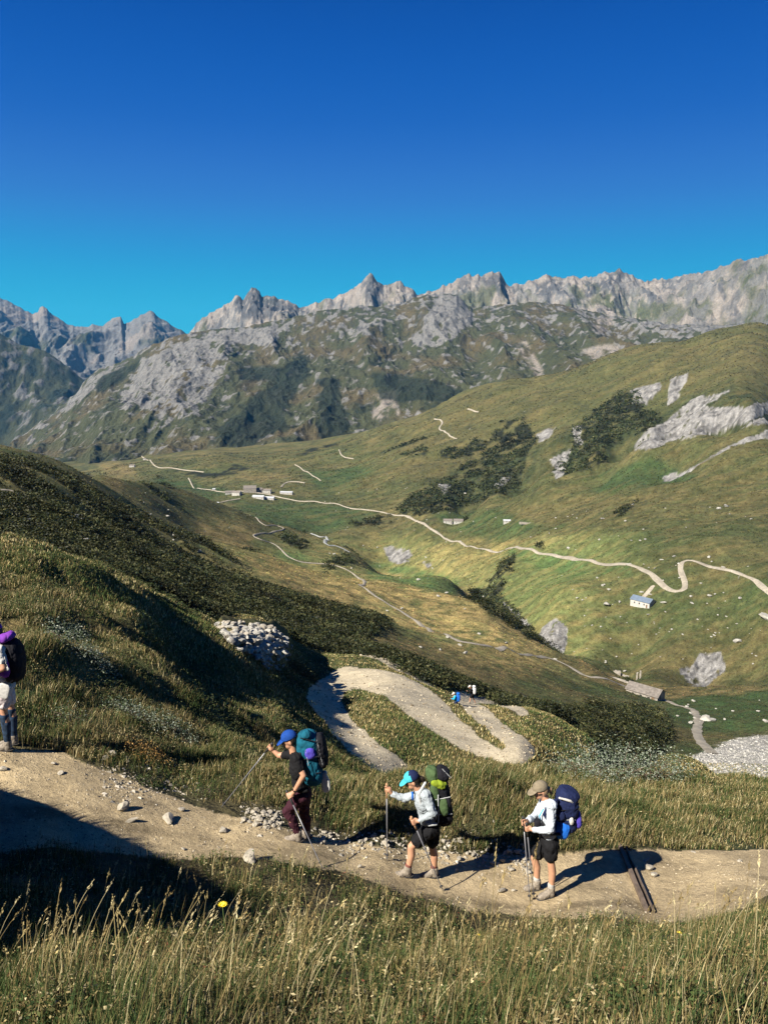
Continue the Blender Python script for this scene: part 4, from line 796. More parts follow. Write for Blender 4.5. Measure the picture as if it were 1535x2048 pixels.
# ruined walls above the farmhouse
def ruin(px, py, segs, rz, label):
    p = ground_at(px, py, 100); bm = bmesh.new()
    for (x0, x1, h0, h1) in segs:
        n = 6
        for i in range(n):
            xa = x0+(x1-x0)*i/n; xb = x0+(x1-x0)*(i+1)/n; h = h0+(h1-h0)*(i+.5)/n+random.uniform(-.35, .35); box_bm(bm, ((xa+xb)/2, random.uniform(-.04, .04), h/2-.8), (abs(xb-xa)+.02*i, .7+.01*i, h+1.6))
    o = bmesh_obj('ruined_wall', bm, m_wall, None, False); o.location = p; o.rotation_euler = (0, 0, R(rz)); return tag(o, label, 'ruin')
ruin(1273, 1358, [(-.9, .3, 3.2, 3.9)], 60, 'tall broken stone pillar of the ruin above the farmhouse'); ruin(1279, 1356, [(-.7, .7, 4.6, 2.2)], 70, 'dark jagged gable fragment at the right of the ruin')
ruin(1245, 1352, [(-4, 3, 1.4, .7)], -30, 'low crumbled wall of the ruin left of the standing fragments'); ruin(1228, 1345, [(-3, 3, .6, 1.2)], -20, 'low rubble wall at the far left end of the ruin'); ruin(1250, 1366, [(-8, 8, .7, .5)], -42, 'low dry stone wall leading along the path to the farmhouse')
ruin(1058, 1046, [(-11, 11, 1.0, .6)], -12, 'low dry stone wall running right from the tiny shed')

# ------------------------------------------------------------------ single shrubs
WIL = [(.10, .125, .08), (.16, .185, .13), (.06, .085, .045), (.24, .26, .21)]; m_twig = simple('shrub_twigs', (.10, .07, .05), .9, .3, 10)
def shrub(px, py, y, r, n, size, pal, label, name='willow_shrub', flat=.5, squash=1.0, z0=0):
    g = P(px, py, y); p = Vector((g.x, y, float(grid_z(g.x, y)))); s = empty(name, p); tag(s, label, 'shrub', None)
    m = n; d = rng.normal(size=(m, 3)); d /= np.linalg.norm(d, axis=1)[:, None]; q = rng.uniform(.25, 1, m)**.5*(1+.35*noise(d[:, 0]*2.2+px, d[:, 1]*2.2+d[:, 2], 3))
    Cn = d*q[:, None]*r*np.array([1.25, 1, squash]); Cn[:, 2] = np.abs(Cn[:, 2])+.02+z0
    Cn[:, 2] += (grid_z(Cn[:, 0]+p.x, Cn[:, 1]+p.y)-p.z)
    V, Fc, Cc = leaves(Cn, rng.uniform(.6, 1.2, m)*size, lerp_cols(pal, m), flat); link('foliage', npmesh('foliage', V, Fc, 3, False, Cc), mat_leaf, s)
    bm = bmesh.new()
    for i in range(14):
        e = Vector(Cn[random.randrange(m)])*.9; bm_tube(bm, [Vector((random.uniform(-.1, .1)*r, random.uniform(-.1, .1)*r, -.1)), e*.5+Vector((0, 0, .05)), e], [.012*r+.002, .009*r, .004*r])
    bmesh_obj('stem', bm, m_twig, s); return s
def bm_tube(bm, pts, rad, seg=7):
    rings = []; n = len(pts)
    for i, (p, r) in enumerate(zip(pts, rad)):
        d = (pts[min(i+1, n-1)]-pts[max(i-1, 0)]); d = d.normalized() if d.length > 1e-6 else Vector((0, 0, 1)); u = d.orthogonal().normalized(); v = d.cross(u)
        if rings:
            u = (lastu-d*lastu.dot(d)); u = u.normalized() if u.length > 1e-5 else d.orthogonal().normalized(); v = d.cross(u)
        lastu = u; rings.append([bm.verts.new(p+(u*math.cos(a)+v*math.sin(a))*r) for a in [2*math.pi*k/seg for k in range(seg)]])
    for a, b in zip(rings[:-1], rings[1:]):
        for k in range(seg): bm.faces.new((a[k], a[(k+1) % seg], b[(k+1) % seg], b[k]))
    bm.faces.new(rings[0][::-1]); bm.faces.new(rings[-1])
shrub(165, 1310, 15.0, .62, 1900, .024, WIL, 'silvery willow bush behind the purple pack hiker on the left hillside')
shrub(265, 1405, 13.2, .42, 900, .019, WIL, 'silver leaved shrub above the dark hollow at the left')
shrub(340, 1420, 13.2, .50, 1100, .018, WIL, 'low silvery shrub right of the dark hollow on the near slope')
shrub(140, 1440, 11.6, .30, 600, .015, GREENS+WIL, 'small green leafy clump just right of the left hiker'); shrub(285, 1480, 11.0, .34, 1400, .016, [(.26, .15, .045), (.32, .2, .07), (.18, .10, .03)], 'rust and gold coloured bush at the upper edge of the trail', 'rusty_bush')
shrub(880, 1520, 15.5, .72, 1600, .024, WIL, 'silver green willow bush behind the middle hiker beside the switchback'); shrub(603, 1330, 58, 1.15, 1600, .07, DK, 'dark green bush right of the stone heap', 'dark_bush'); shrub(585, 1352, 50, 1.0, 900, .055, DK+GREENS, 'green bush at the foot of the stone heap', 'dark_bush')
shrub(1175, 1500, 20.5, 1.15, 1700, .034, WIL, 'leftmost silvery willow bush in the thicket beyond the right bank'); shrub(1240, 1510, 20, 1.3, 2200, .036, WIL, 'large silvery willow bush in the middle of the thicket beyond the right bank'); shrub(1305, 1520, 19.5, 1.0, 1500, .034, WIL, 'rightmost silvery willow bush of the thicket, next to the stream bed'); shrub(1200, 1540, 19, .6, 900, .026, WIL+GREENS, 'low green willow clump in front of the silvery thicket')
shrub(1256, 1350, 322, 2.2, 500, .35, DK, 'dark bush growing in the ruin above the farmhouse', 'dark_bush'); shrub(930, 1043, 975, 3.2, 300, .9, DK, 'dark little tree right of the two joined houses', 'dark_bush', .6, 1.6)
shrub(415, 1620, 10.2, .20, 500, .012, GREENS, 'dark green grassy tuft between the trail rocks and the bank', 'green_tuft'); shrub(300, 1570, 10.1, .16, 500, .012, GREENS, 'green leafy tuft overhanging the upper trail edge at the left', 'green_tuft', .5, .45)
# yellow flowers in the near grass
m_yel = simple('yellow_petals', (.70, .55, .03), .6, .1); m_stem = simple('flower_stem', (.08, .12, .03), .8, .2)
def flower(px, py, y, r, label, col=m_yel):
    top = P(px, py, y); gz = float(grid_z(top.x, top.y)); o = empty('wild_flower', (top.x, top.y, gz)); tag(o, label, 'flower')
    h = top.z-gz; bm = bmesh.new(); bm_tube(bm, [Vector((.03, 0, 0)), Vector((.01, 0, h*.5)), Vector((0, 0, h))], [.0022, .002, .0016], 5); bmesh_obj('stem', bm, m_stem, o)
    bm = bmesh.new(); bmesh.ops.create_icosphere(bm, subdivisions=1, radius=r*.35, matrix=Matrix.Translation((0, 0, h)))
    for ring, k_ in ((1, 14), (.6, 10)):
        for k in range(k_):
            a = 2*math.pi*k/k_; d = Vector((math.cos(a), math.sin(a), 0)); s = Vector((-math.sin(a), math.cos(a), 0)); c = Vector((0, 0, h))
            vs = [bm.verts.new(c+d*r*.15), bm.verts.new(c+d*r*.6*ring+s*r*.13+Vector((0, 0, r*.25))), bm.verts.new(c+d*r*ring+Vector((0, 0, r*(.3 if ring == 1 else .5)))), bm.verts.new(c+d*r*.6*ring-s*r*.13+Vector((0, 0, r*.25)))]; bm.faces.new(vs)
    bmesh_obj('flower_head', bm, col, o, False)
flower(445, 1811, 4.6, .034, 'yellow dandelion like flower standing alone above the dark shadow in the near grass'); flower(1357, 1866, 5.6, .022, 'small yellow flower in the near grass at the right'); flower(957, 1870, 5.0, .012, 'tiny yellow flower in the near grass below the khaki capped hiker')
# ------------------------------------------------------------------ people
def add_caps(bm, p1, r1, p2, r2, seg=14):
    d = p2-p1; L_ = d.length
    if L_ < 1e-6: return
    dn = d/L_; u = dn.orthogonal().normalized(); v = dn.cross(u); rings = []
    prof = [(-math.cos(a)*r1, math.sin(a)*r1) for a in (R(12), R(40), R(68))]+[(0, r1)]+[(L_*k/4, r1+(r2-r1)*k/4) for k in (1, 2, 3)]+[(L_, r2)]+[(L_+math.sin(a)*r2, math.cos(a)*r2) for a in (R(22), R(50), R(78))]
    for (h, r) in prof: rings.append([bm.verts.new(p1+dn*h+(u*math.cos(2*math.pi*k/seg)+v*math.sin(2*math.pi*k/seg))*r) for k in range(seg)])
    for a, b in zip(rings[:-1], rings[1:]):
        for k in range(seg): bm.faces.new((a[k], a[(k+1) % seg], b[(k+1) % seg], b[k]))
    bm.faces.new(rings[0][::-1]); bm.faces.new(rings[-1])
def add_ell(bm, c, ax, e=1.0):                  # ax: three Vectors (semi axes); e<1 squares it off
    nu, nv = 20, 12; f = lambda w_: math.copysign(abs(w_)**e, w_); rings = []
    top = bm.verts.new(c+ax[2]); bot = bm.verts.new(c-ax[2])
    for j in range(1, nv):
        th = math.pi*j/nv; rings.append([bm.verts.new(c+ax[0]*f(math.cos(2*math.pi*i/nu))*f(math.sin(th))+ax[1]*f(math.sin(2*math.pi*i/nu))*f(math.sin(th))+ax[2]*f(math.cos(th))) for i in range(nu)])
    for i in range(nu):
        bm.faces.new((top, rings[0][i], rings[0][(i+1) % nu])); bm.faces.new((bot, rings[-1][(i+1) % nu], rings[-1][i]))
        for a, b in zip(rings[:-1], rings[1:]): bm.faces.new((a[i], b[i], b[(i+1) % nu], a[(i+1) % nu]))
def sculpt(name, prims, vox, mat, parent, it=3, disp=0.0):
    bm = bmesh.new()
    for p in prims:
        if p[0] == 'c': add_caps(bm, p[1], p[2], p[3], p[4])
        else: add_ell(bm, p[1], p[2], p[3] if len(p) > 3 else 1.0)
    me = bpy.data.meshes.new(name+'_raw'); bm.to_mesh(me); bm.free(); tmp = bpy.data.objects.new(name+'_raw', me); COL.objects.link(tmp)
    m = tmp.modifiers.new('r', 'REMESH'); m.mode = 'VOXEL'; m.voxel_size = vox; m.use_smooth_shade = True
    s = tmp.modifiers.new('s', 'SMOOTH'); s.factor = .5; s.iterations = it
    dg = bpy.context.evaluated_depsgraph_get(); dg.update(); ev = tmp.evaluated_get(dg); out = bpy.data.meshes.new_from_object(ev); out.name = name
    bpy.data.objects.remove(tmp); bpy.data.meshes.remove(me)
    if disp:
        n = len(out.vertices); co = np.empty(n*3, np.float32); no = np.empty(n*3, np.float32); out.vertices.foreach_get('co', co); out.vertices.foreach_get('normal', no)
        co = co.reshape(-1, 3); no = no.reshape(-1, 3); w_ = fbm(co[:, 0]*14+co[:, 1]*9, co[:, 2]*11-co[:, 1]*6, 3, 5); w_ = w_+.5*(ridged(co[:, 0]*22+co[:, 1]*9, co[:, 2]*16, 3, 8)-.5); co += no*(w_*disp*1.3)[:, None]; out.vertices.foreach_set('co', co.ravel())
    out.polygons.foreach_set('use_smooth', np.ones(len(out.polygons), bool)); out.update()
    return link(name, out, mat, parent)
def mat_cloth(name, c, bump=.35, var=.18, scale=35): return simple(name, c, .85, var, scale, bump, .15)
m_skin = simple('skin', (.36, .19, .115), .55, .10, 18, .08, .4)
m_black = mat_cloth('black_cloth', (.006, .006, .007)); m_pole = simple('pole_metal', (.10, .10, .11), .35, .1, 20, 0, .6); m_grip = simple('cork_grip', (.30, .17, .09), .8, .2, 60, .2)
m_grip2 = simple('black_grip', (.02, .02, .02), .6, .1); m_white = mat_cloth('white_cloth', (.40, .39, .36)); m_strap = mat_cloth('grey_strap', (.32, .33, .33))
m_boot = simple('grey_brown_boot', (.17, .145, .115), .85, .4, 40, .5); m_sole = simple('rubber_sole', (.03, .028, .026), .8, .1); m_hairb = simple('dark_hair', (.018, .012, .008), .5, .3, 80, .5); m_hairl = simple('light_brown_hair', (.20, .13, .07), .6, .3, 80, .5)
m_eye = simple('dark_eye', (.01, .008, .006), .2, .05)
UP = Vector((0, 0, 1))
def hand_prims(wr, grip, axis, s):              # palm beside the pole, four fingers and a thumb closed round it
    axis = axis.normalized(); d = (grip-wr); d = (d-axis*d.dot(axis)); dl = max(d.length, .03); dn = d.normalized(); n = axis.cross(dn).normalized()*s
    palm = grip-dn*.030-n*.012; pr = [('c', wr, .026, palm, .030), ('e', palm, (dn*.040, n*.020, axis*.042))]
    lens = (0.9, 1.0, .97, .82)
    for j in range(4):
        c = grip+axis*(.033-.021*j); rr = .024; pts = []
        for a in [R(q) for q in (205, 150, 95, 40, -15)]: pts.append(c+dn*(-math.cos(math.pi-a)*0+math.cos(a)*rr*1.05)+n*math.sin(a)*rr*lens[j])
        for k in range(4): pr.append(('c', pts[k], .0098-.0007*k, pts[k+1], .0091-.0007*k))
    th = [palm+axis*.020+dn*.006-n*.012, grip+axis*.044-n*.024+dn*.006, grip+axis*.050-n*.016+dn*.026]
    pr += [('c', th[0], .0125, th[1], .0105), ('c', th[1], .0105, th[2], .009)]
    return pr
def head_prims(c, f, u, s):
    return [('e', c-f*.008+u*.012, (f*.098, s*.076, u*.105)), ('e', c+f*.028-u*.062, (f*.062, s*.055, u*.058)), ('c', c+f*.088-u*.012, .010, c+f*.104-u*.038, .0125), ('c', c+f*.060-u*.100, .022, c+f*.045-u*.095, .030),
            ('c', c+f*.082-u*.066-s*.018, .008, c+f*.082-u*.066+s*.018, .008), ('e', c-s*.078-f*.008-u*.02, (f*.018, s*.010, u*.030)), ('e', c+s*.078-f*.008-u*.02, (f*.018, s*.010, u*.030)),
            ('c', c+f*.080-s*.030+u*.008, .012, c+f*.080+s*.030+u*.008, .012)]
def person(label, Y0, J, head, legs, arms, shirt, bottom, capcol, cuff=None, hair=m_hairb, sleeve='long', trouser='short', sock=None, boots=m_boot, skin=m_skin, vox=.0075, S=1.0, glasses=False, capback=None, ponytail=False, base_px=None, lowcloth=None):
    """J: pixel joints (px, py, dy). dy<0 is nearer to the camera."""
    Q = lambda j: P(j[0], j[1], Y0+(j[2] if len(j) > 2 else 0))
    bx = Q(J['pelvis']); root = empty('person', (bx.x, Y0, float(grid_z(bx.x, Y0)))); tag(root, label, 'person'); root_inv = root.location.copy()
    V = lambda j: Q(j)-root_inv
    hc = V(head[0]); f = Vector(head[1]).normalized(); s = UP.cross(f).normalized(); s = Vector((0, 1, 0)) if s.length < .5 else s; u = f.cross(s)*-1; u = u if u.z > 0 else -u
    hs = S; hp = [(p[0],)+tuple(p[1:]) for p in head_prims(hc, f*hs, u*hs, s*hs)] if S == 1 else head_prims(hc, f*S, u*S, s*S)
    nk, ch, wa, pe_ = V(J['neck']), V(J['chest']), V(J['waist']), V(J['pelvis']); shL, shR = V(J['shL']), V(J['shR']); hipL, hipR = V(J['hipL']), V(J['hipR'])
    sp = (ch-pe_).normalized(); sd = Vector((0, 1, 0)); fw = sd.cross(sp).normalized(); fw = fw if fw.x < 0 else -fw
    torso = lambda g: [('e', ch, (fw*(.105+g)*S, sd*(.150+g)*S, sp*(.165+g)*S)), ('e', wa, (fw*(.092+g)*S, sd*(.128+g)*S, sp*(.15+g)*S)), ('c', shL, (.058+g)*S, shR, (.058+g)*S), ('c', ch, (.09+g)*S, wa, (.088+g)*S)]
    pelv = lambda g: [('e', pe_, (fw*(.108+g)*S, sd*(.158+g)*S, sp*(.115+g)*S)), ('c', wa, (.088+g)*S, pe_, (.10+g)*S)]
    body = hp+[('c', hc-u*.06*S-f*.01*S, .052*S, nk, .055*S), ('c', nk, .055*S, ch, .07*S)]+torso(0)+pelv(0); sh_p = torso(.016)+[('c', nk*.75+ch*.25, .066*S, ch, .08*S)]; bt_p = pelv(.016); soc, bts, soles, lowp = [], [], [], []
    for (side, a) in zip((-1, 1), arms):
        sh = shL if side < 0 else shR; el, wr, gr, tip = V(a[0]), V(a[1]), V(a[2]), V(a[3]); ax = (gr-tip)
        body += [('c', sh, .050*S, el, .038*S), ('c', el, .038*S, wr, .026*S)]
        if S == 1: body += hand_prims(wr, gr, ax, 1 if side < 0 else -1)
        else: body += [('c', wr, .03*S, gr, .03*S)]
        if sleeve == 'long': sh_p += [('c', sh, .064*S, el, .052*S), ('c', el, .052*S, wr*.93+el*.07, .039*S)]
        else: m_ = sh*.42+el*.58; sh_p += [('c', sh, .066*S, m_, .060*S)]
    for (side, l) in zip((-1, 1), legs):
        hip = hipL if side < 0 else hipR; kn, an = V(l[0]), V(l[1]); toe = V(l[2]); fd = (toe-an); fd.z = 0; fd = fd.normalized() if fd.length > .01 else Vector((-1, 0, 0)); an.z = float(grid_z(an.x+root_inv.x, an.y+root_inv.y))-root_inv.z+.098*S; calf = kn*.65+an*.35+Vector((.018, 0, 0))
        body += [('c', hip, .078*S, kn, .050*S), ('c', kn, .050*S, calf, .052*S), ('c', calf, .052*S, an, .034*S), ('c', an, .034*S, an+fd*.06*S-UP*.06*S, .020*S)]
        if trouser == 'short': m_ = hip*.38+kn*.62; bt_p += [('c', hip, .098*S, m_, .092*S)]
        else: bt_p += [('c', hip, .094*S, kn, .066*S), ('c', kn, .066*S, calf, .062*S), ('c', calf, .062*S, an*.93+kn*.07, .050*S)]
        if sock is not None: lo = l[3] if len(l) > 3 else .75; soc.append([('c', kn*(1-lo)+an*lo, (.047 if lo > .6 else .060)*S, an, .042*S)]+([('c', calf, .058*S, an, .042*S)] if lo < .3 else []))
        gz = float(grid_z(an.x+root_inv.x, an.y+root_inv.y))-root_inv.z; an2 = an.copy(); sd2 = UP.cross(fd); lift = l[4] if len(l) > 4 else 0; pit = Vector((fd.x, fd.y, -.08)).normalized()
        base = Vector((an.x, an.y, max(gz, an.z-.10*S)))
        bts.append([('c', an+UP*.030*S, .054*S, an-UP*.05*S, .052*S), ('c', an-UP*.005*S, .050*S, an+fd*.09*S-UP*.045*S, .042*S), ('e', an-UP*.045*S+fd*.005, (fd*.062*S, sd2*.044*S, UP*.045*S)), ('e', an-UP*.052*S+fd*.105*S, (pit*.095*S, sd2*.048*S, UP*.040*S), .8)])
        soles.append([('e', an-UP*.088*S+fd*.065*S, (pit*.150*S, sd2*.050*S, UP*.016*S), .6)])
    bmain = sculpt('body', body, vox*S, skin, root); sculpt('shirt', sh_p, .010*S, shirt, root, 3, .014*S); sculpt('shorts' if trouser == 'short' else 'trousers', bt_p, .010*S, bottom, root, 3, .014*S)
    for b_, so_ in zip(bts, soles): o = sculpt('boot', b_, .009*S, boots, root, 2, .004*S); sculpt('sole', so_, .008*S, m_sole, o, 1)
    if sock is not None:
        for q in soc: sculpt('sock', q, .009*S, sock, root, 1)
    # cap with brim, hair
    cc = hc+u*.035*S-f*.004*S
    bm = bmesh.new(); add_ell(bm, cc, (f*.108*S, s*.088*S, u*.098*S)); geom = bm.verts[:]+bm.edges[:]+bm.faces[:]; bmesh.ops.bisect_plane(bm, geom=geom, plane_co=cc-u*.006*S, plane_no=u, clear_inner=True)
    bmesh.ops.solidify(bm, geom=bm.faces[:], thickness=.004*S); cap = bmesh_obj('cap', bm, capcol, root)
    if capback is not None:
        cap.data.materials.append(capback)
        for p_ in cap.data.polygons:
            if (Vector(p_.center)-cc).dot(f) < .012: p_.material_index = 1
    bm = bmesh.new(); add_ell(bm, cc+f*.105*S-u*.012*S, ((f*.082-u*.030)*S, s*.074*S, (u+f*.3).normalized()*.009*S)); bmesh_obj('brim', bm, capcol, cap)
    sculpt('hair', [('e', hc-f*.028*S-u*.002, (f*.080*S, s*.083*S, u*.085*S)), ('c', hc-f*.06*S-u*.05*S, .045*S, hc-f*.045*S-u*.075*S, .03*S)]+([('c', hc-f*.09*S, .028*S, hc-f*.135*S-u*.035*S, .030*S), ('c', hc-f*.135*S-u*.035*S, .03*S, hc-f*.13*S-u*.12*S, .012*S)] if ponytail else []), .010*S, hair, root, 1, .004)
    if S == 1:
        for q in (-1, 1):
            bm = bmesh.new(); bmesh.ops.create_icosphere(bm, subdivisions=2, radius=.010, matrix=Matrix.Translation(hc+f*.086+s*.030*q-u*.008)); bmesh_obj('eye', bm, m_eye, root)
        if glasses:
            bm = bmesh.new()
            for q in (-1, 1): add_ell(bm, hc+f*.098+s*.033*q-u*.010, (f*.006, s*.030, u*.022)); add_caps(bm, hc+f*.095+s*.06*q-u*.004, .004, hc-f*.0+s*.084*q-u*.006, .004)
            bmesh_obj('sunglasses', bm, m_eye, root)
    return root, V, f, u, s
def pole(hand, tip, label, grip=m_grip2, shaft=m_pole):
    d = (hand-tip).normalized(); o = empty('trekking_pole', tip); tag(o, label, 'trekking pole'); L_ = (hand-tip).length; top = d*(L_+.085)
    bm = bmesh.new(); bm_tube(bm, [Vector((0, 0, 0)), d*.03, d*.035, d*L_*.45, d*L_*.46, d*(L_*.97)], [.003, .005, .006, .0065, .0085, .009], 10); bmesh_obj('shaft', bm, shaft, o)
    bm = bmesh.new(); bm_tube(bm, [d*(L_-.12), d*(L_-.04), d*(L_+.05), top-d*.015, top], [.013, .015, .0145, .020, .012], 10); bmesh_obj('grip', bm, grip, o)
    bm = bmesh.new(); bm_tube(bm, [d*.075, d*.082], [.026, .022], 12); bmesh_obj('basket', bm, m_grip2, o)
    return o
def strap_tube(name, pts, r, mat, parent):
    bm = bmesh.new(); bm_tube(bm, [Vector(p) for p in pts], [r]*len(pts), 8); return bmesh_obj(name, bm, mat, parent)
def pack(label, Y0, prims, parts, loc_px):
    """prims and parts in pixels: ('e', px, py, dy, half width m, half depth m, half height m, tilt deg, squareness)"""
    o_ = P(loc_px[0], loc_px[1], Y0); root = empty('backpack', o_); tag(root, label, 'backpack')
    def cv(p):
        if p[0] == 'e':
            c = P(p[1], p[2], Y0+p[3])-o_; t = R(p[7]); return ('e', c, (Vector((math.cos(t), 0, math.sin(t)))*p[4], Vector((0, p[5], 0)), Vector((-math.sin(t), 0, math.cos(t)))*p[6]), p[8])
        return ('c', P(p[1], p[2], Y0+p[3])-o_, p[4], P(p[5], p[6], Y0+p[7])-o_, p[8])
    for (nm, pr, mat, dsp) in [('main_bag', prims[0], prims[1], .010)]+[(a, b, c, d) for a, b, c, d in parts]: sculpt(nm, [cv(p) for p in pr], .010, mat, root, 2, dsp)
    return root
m_capblue = mat_cloth('royal_blue_cap', (.007, .04, .19)); m_capteal = mat_cloth('turquoise_cap', (.04, .32, .38)); m_navy = mat_cloth('navy_cloth', (.008, .013, .045)); m_khaki = mat_cloth('khaki_cap', (.15, .125, .085))
m_shirtg = mat_cloth('pale_grey_shirt', (.24, .27, .29), .6); m_shirtw = mat_cloth('white_shirt', (.36, .40, .44), .6); m_teal = mat_cloth('teal_nylon', (.004, .065, .10), .4, .3, 12); m_maroon = mat_cloth('maroon_trousers', (.030, .008, .014))
m_green = mat_cloth('forest_green_nylon', (.045, .075, .03), .4, .25, 14); m_lime = mat_cloth('lime_cover', (.15, .20, .015), .5, .25, 14); m_blue = mat_cloth('bright_blue_nylon', (.01, .10, .42), .4, .25, 12); m_purple = mat_cloth('purple_nylon', (.13, .03, .24), .4, .3, 12)
m_vio = mat_cloth('violet_nylon', (.06, .045, .30), .4, .2); m_sockr = mat_cloth('red_brown_sock', (.12, .045, .035)); m_sockg = mat_cloth('grey_sock', (.30, .29, .27)); m_sockb = mat_cloth('patterned_blue_sock', (.016, .03, .055), .3, .7, 14); m_dkpack = mat_cloth('black_nylon', (.008, .008, .011), .4, .3, 12)
m_cy = mat_cloth('cyan_nylon', (.02, .30, .50)); m_wpack = mat_cloth('white_nylon', (.45, .45, .45))

# hiker 1: blue cap, black t-shirt
Y1 = 9.32
J1 = dict(neck=(587,1503), chest=(596,1534), waist=(601,1564), pelvis=(604,1588), shL=(592,1517,-.17), shR=(588,1508,.17), hipL=(600,1594,-.09), hipR=(607,1592,.09))
tipL = ground_at(645, 1737, 7, 11); tipR = ground_at(443, 1614, 8, 12)
def px_of(v): a, b = proj(v.x, v.y, v.z); return float(a), float(b)
def tj(tip, Y0): a, b = px_of(tip); return (a, b, tip.y-Y0)
h1, V1, f1, u1, s1 = person('person in blue cap, black shirt and maroon trousers leaning on trekking poles', Y1, J1, ((579,1479,0), (-.93, -.05, -.36)),
    [((574,1622,-.11), (596,1661,-.10), (577,1668,-.12)), ((609,1631,.08), (613,1664,.09), (596,1667,.08))],
    [((607,1551,-.25), (588,1583,-.22), (578,1592,-.22), tj(tipL, Y1)), ((558,1511,.24), (545,1500,.26), (539,1494,.26), tj(tipR, Y1))],
    m_black, m_maroon, m_capblue, sleeve='short', trouser='long', ponytail=True)
strap_tube('wristband', [V1((591,1579,-.22)), V1((588,1582,-.22))], .031, m_black, h1)
for q in (-1, 1): pass
pole(P(578, 1592, Y1-.22), tipL, 'left trekking pole of the hiker in the blue cap, planted behind on the trail'); pole(P(539, 1494, Y1+.26), tipR, 'right trekking pole of the blue capped hiker, reaching forward into the grass')
pack('teal backpack with dark side and violet pocket on the hiker in the blue cap', Y1, ([('e',617,1494,0,.15,.16,.23,8,.7), ('e',624,1535,0,.135,.16,.24,8,.7), ('c',612,1470,-.09,.07,612,1470,.09,.07)], m_teal),
    [('rear_pocket', [('e',643,1500,0,.075,.14,.24,8,.75)], m_dkpack, .01), ('side_pocket', [('e',620,1507,-.15,.07,.04,.08,5,.8)], m_vio, .006), ('bottle_sleeve', [('e',620,1542,-.14,.055,.04,.13,10,.8)], m_teal, .006), ('hip_belt', [('c',612,1580,-.17,.035,600,1582,-.17,.028), ('c',600,1582,-.17,.028,592,1580,-.05,.025)], m_black, .002),
     ('shoulder_strap', [('c',600,1508,-.14,.026,592,1524,-.155,.024), ('c',592,1524,-.155,.024,596,1548,-.15,.02), ('c',596,1548,-.15,.02,610,1560,-.14,.018)], m_dkpack, .002), ('strap_cord', [('c',611,1500,-.175,.007,617,1532,-.18,.007)], m_strap, 0), ('compression_strap', [('c',604,1520,-.165,.009,640,1512,-.165,.009)], m_dkpack, 0), ('compression_strap', [('c',608,1550,-.155,.009,642,1545,-.15,.009)], m_dkpack, 0), ('lid_strap', [('c',600,1476,-.16,.009,634,1484,-.155,.009)], m_dkpack, 0), ('buckle', [('e',622,1516,-.18,.014,.008,.010,0,.6)], m_strap, 0), ('strap_cord', [('c',633,1480,-.15,.006,645,1530,-.16,.006)], m_strap, 0)], (620, 1560))
bm = bmesh.new(); c0 = P(650, 1563, Y1-.02); add_ell(bm, Vector((0, 0, 0)), (Vector((.060, 0, .01)), Vector((0, .03, 0)), Vector((-.02, 0, .155))), .55)
for v in bm.verts: v.co.x *= 1-.5*max(0, v.co.z)/.16; v.co += Vector((.01*float(noise(v.co.z*18, v.co.x*14)), .012*float(noise(v.co.x*20, v.co.z*16, 4)), 0))
bg_ = bmesh_obj('cloth_bag', bm, m_white, None); bg_.location = c0; tag(bg_, 'small white bag hanging from the back of the teal backpack', 'bag')
# hiker 2: turquoise cap, grey shirt, green pack
Y2 = 9.25
J2 = dict(neck=(835,1577), chest=(846,1602), waist=(854,1634), pelvis=(860,1652), shL=(851,1590,-.17), shR=(838,1586,.17), hipL=(855,1662,-.09), hipR=(865,1662,.09))
t2L = ground_at(886, 1783, 7, 11); t2R = ground_at(774, 1722, 8, 12)
h2, V2, f2, u2, s2 = person('person in turquoise and navy cap, pale grey shirt and black shorts', Y2, J2, ((824,1560,0), (-.93, -.05, -.36)),
    [((822,1693,-.10), (815,1741,-.12), (797,1752,-.14), .80), ((864,1694,.06), (868,1739,.06), (848,1744,.04), .80)],
    [((866,1626,-.25), (839,1642,-.22), (826,1644,-.22), tj(t2L, Y2)), ((808,1597,.24), (784,1588,.26), (773,1579,.26), tj(t2R, Y2))],
    m_shirtg, m_black, m_capteal, sleeve='long', trouser='short', sock=m_sockr, capback=m_navy, ponytail=True)
pole(P(826, 1644, Y2-.22), t2L, 'left trekking pole of the hiker in the turquoise cap, trailing behind', m_grip); pole(P(773, 1579, Y2+.26), t2R, 'right trekking pole of the turquoise capped hiker, upright in front', m_grip)
pack('green backpack with lime cover and grey straps on the hiker in the turquoise cap', Y2, ([('e',880,1588,0,.13,.15,.28,10,.7), ('e',886,1620,0,.12,.15,.20,10,.7)], m_dkpack),
    [('lid', [('e',864,1548,0,.085,.13,.10,15,.75)], m_green, .008), ('top_roll', [('e',884,1546,0,.10,.13,.085,-25,.8)], m_dkpack, .008), ('lime_cover', [('e',877,1567,-.10,.11,.06,.050,-18,.7)], m_lime, .012), ('side_pocket', [('e',887,1614,-.14,.065,.05,.13,5,.8)], m_green, .006), ('side_panel', [('e',870,1590,-.12,.06,.05,.16,12,.8)], m_green, .006),
     ('hip_belt', [('c',872,1648,-.17,.022,858,1650,-.18,.02), ('c',858,1650,-.18,.02,848,1648,-.05,.02)], m_strap, .001), ('shoulder_strap', [('c',850,1566,-.13,.020,838,1586,-.145,.022), ('c',838,1586,-.145,.022,842,1616,-.13,.018)], m_strap, .001), ('load_strap', [('c',876,1590,-.17,.010,876,1645,-.18,.010)], m_strap, 0), ('compression_strap', [('c',868,1600,-.165,.008,900,1594,-.15,.008)], m_strap, 0), ('compression_strap', [('c',872,1630,-.16,.008,904,1628,-.14,.008)], m_strap, 0), ('bottle', [('e',897,1604,-.14,.03,.03,.08,8,.8)], m_dkpack, 0), ('load_strap', [('c',884,1538,-.12,.008,902,1556,-.10,.008)], m_strap, 0)], (880, 1610))
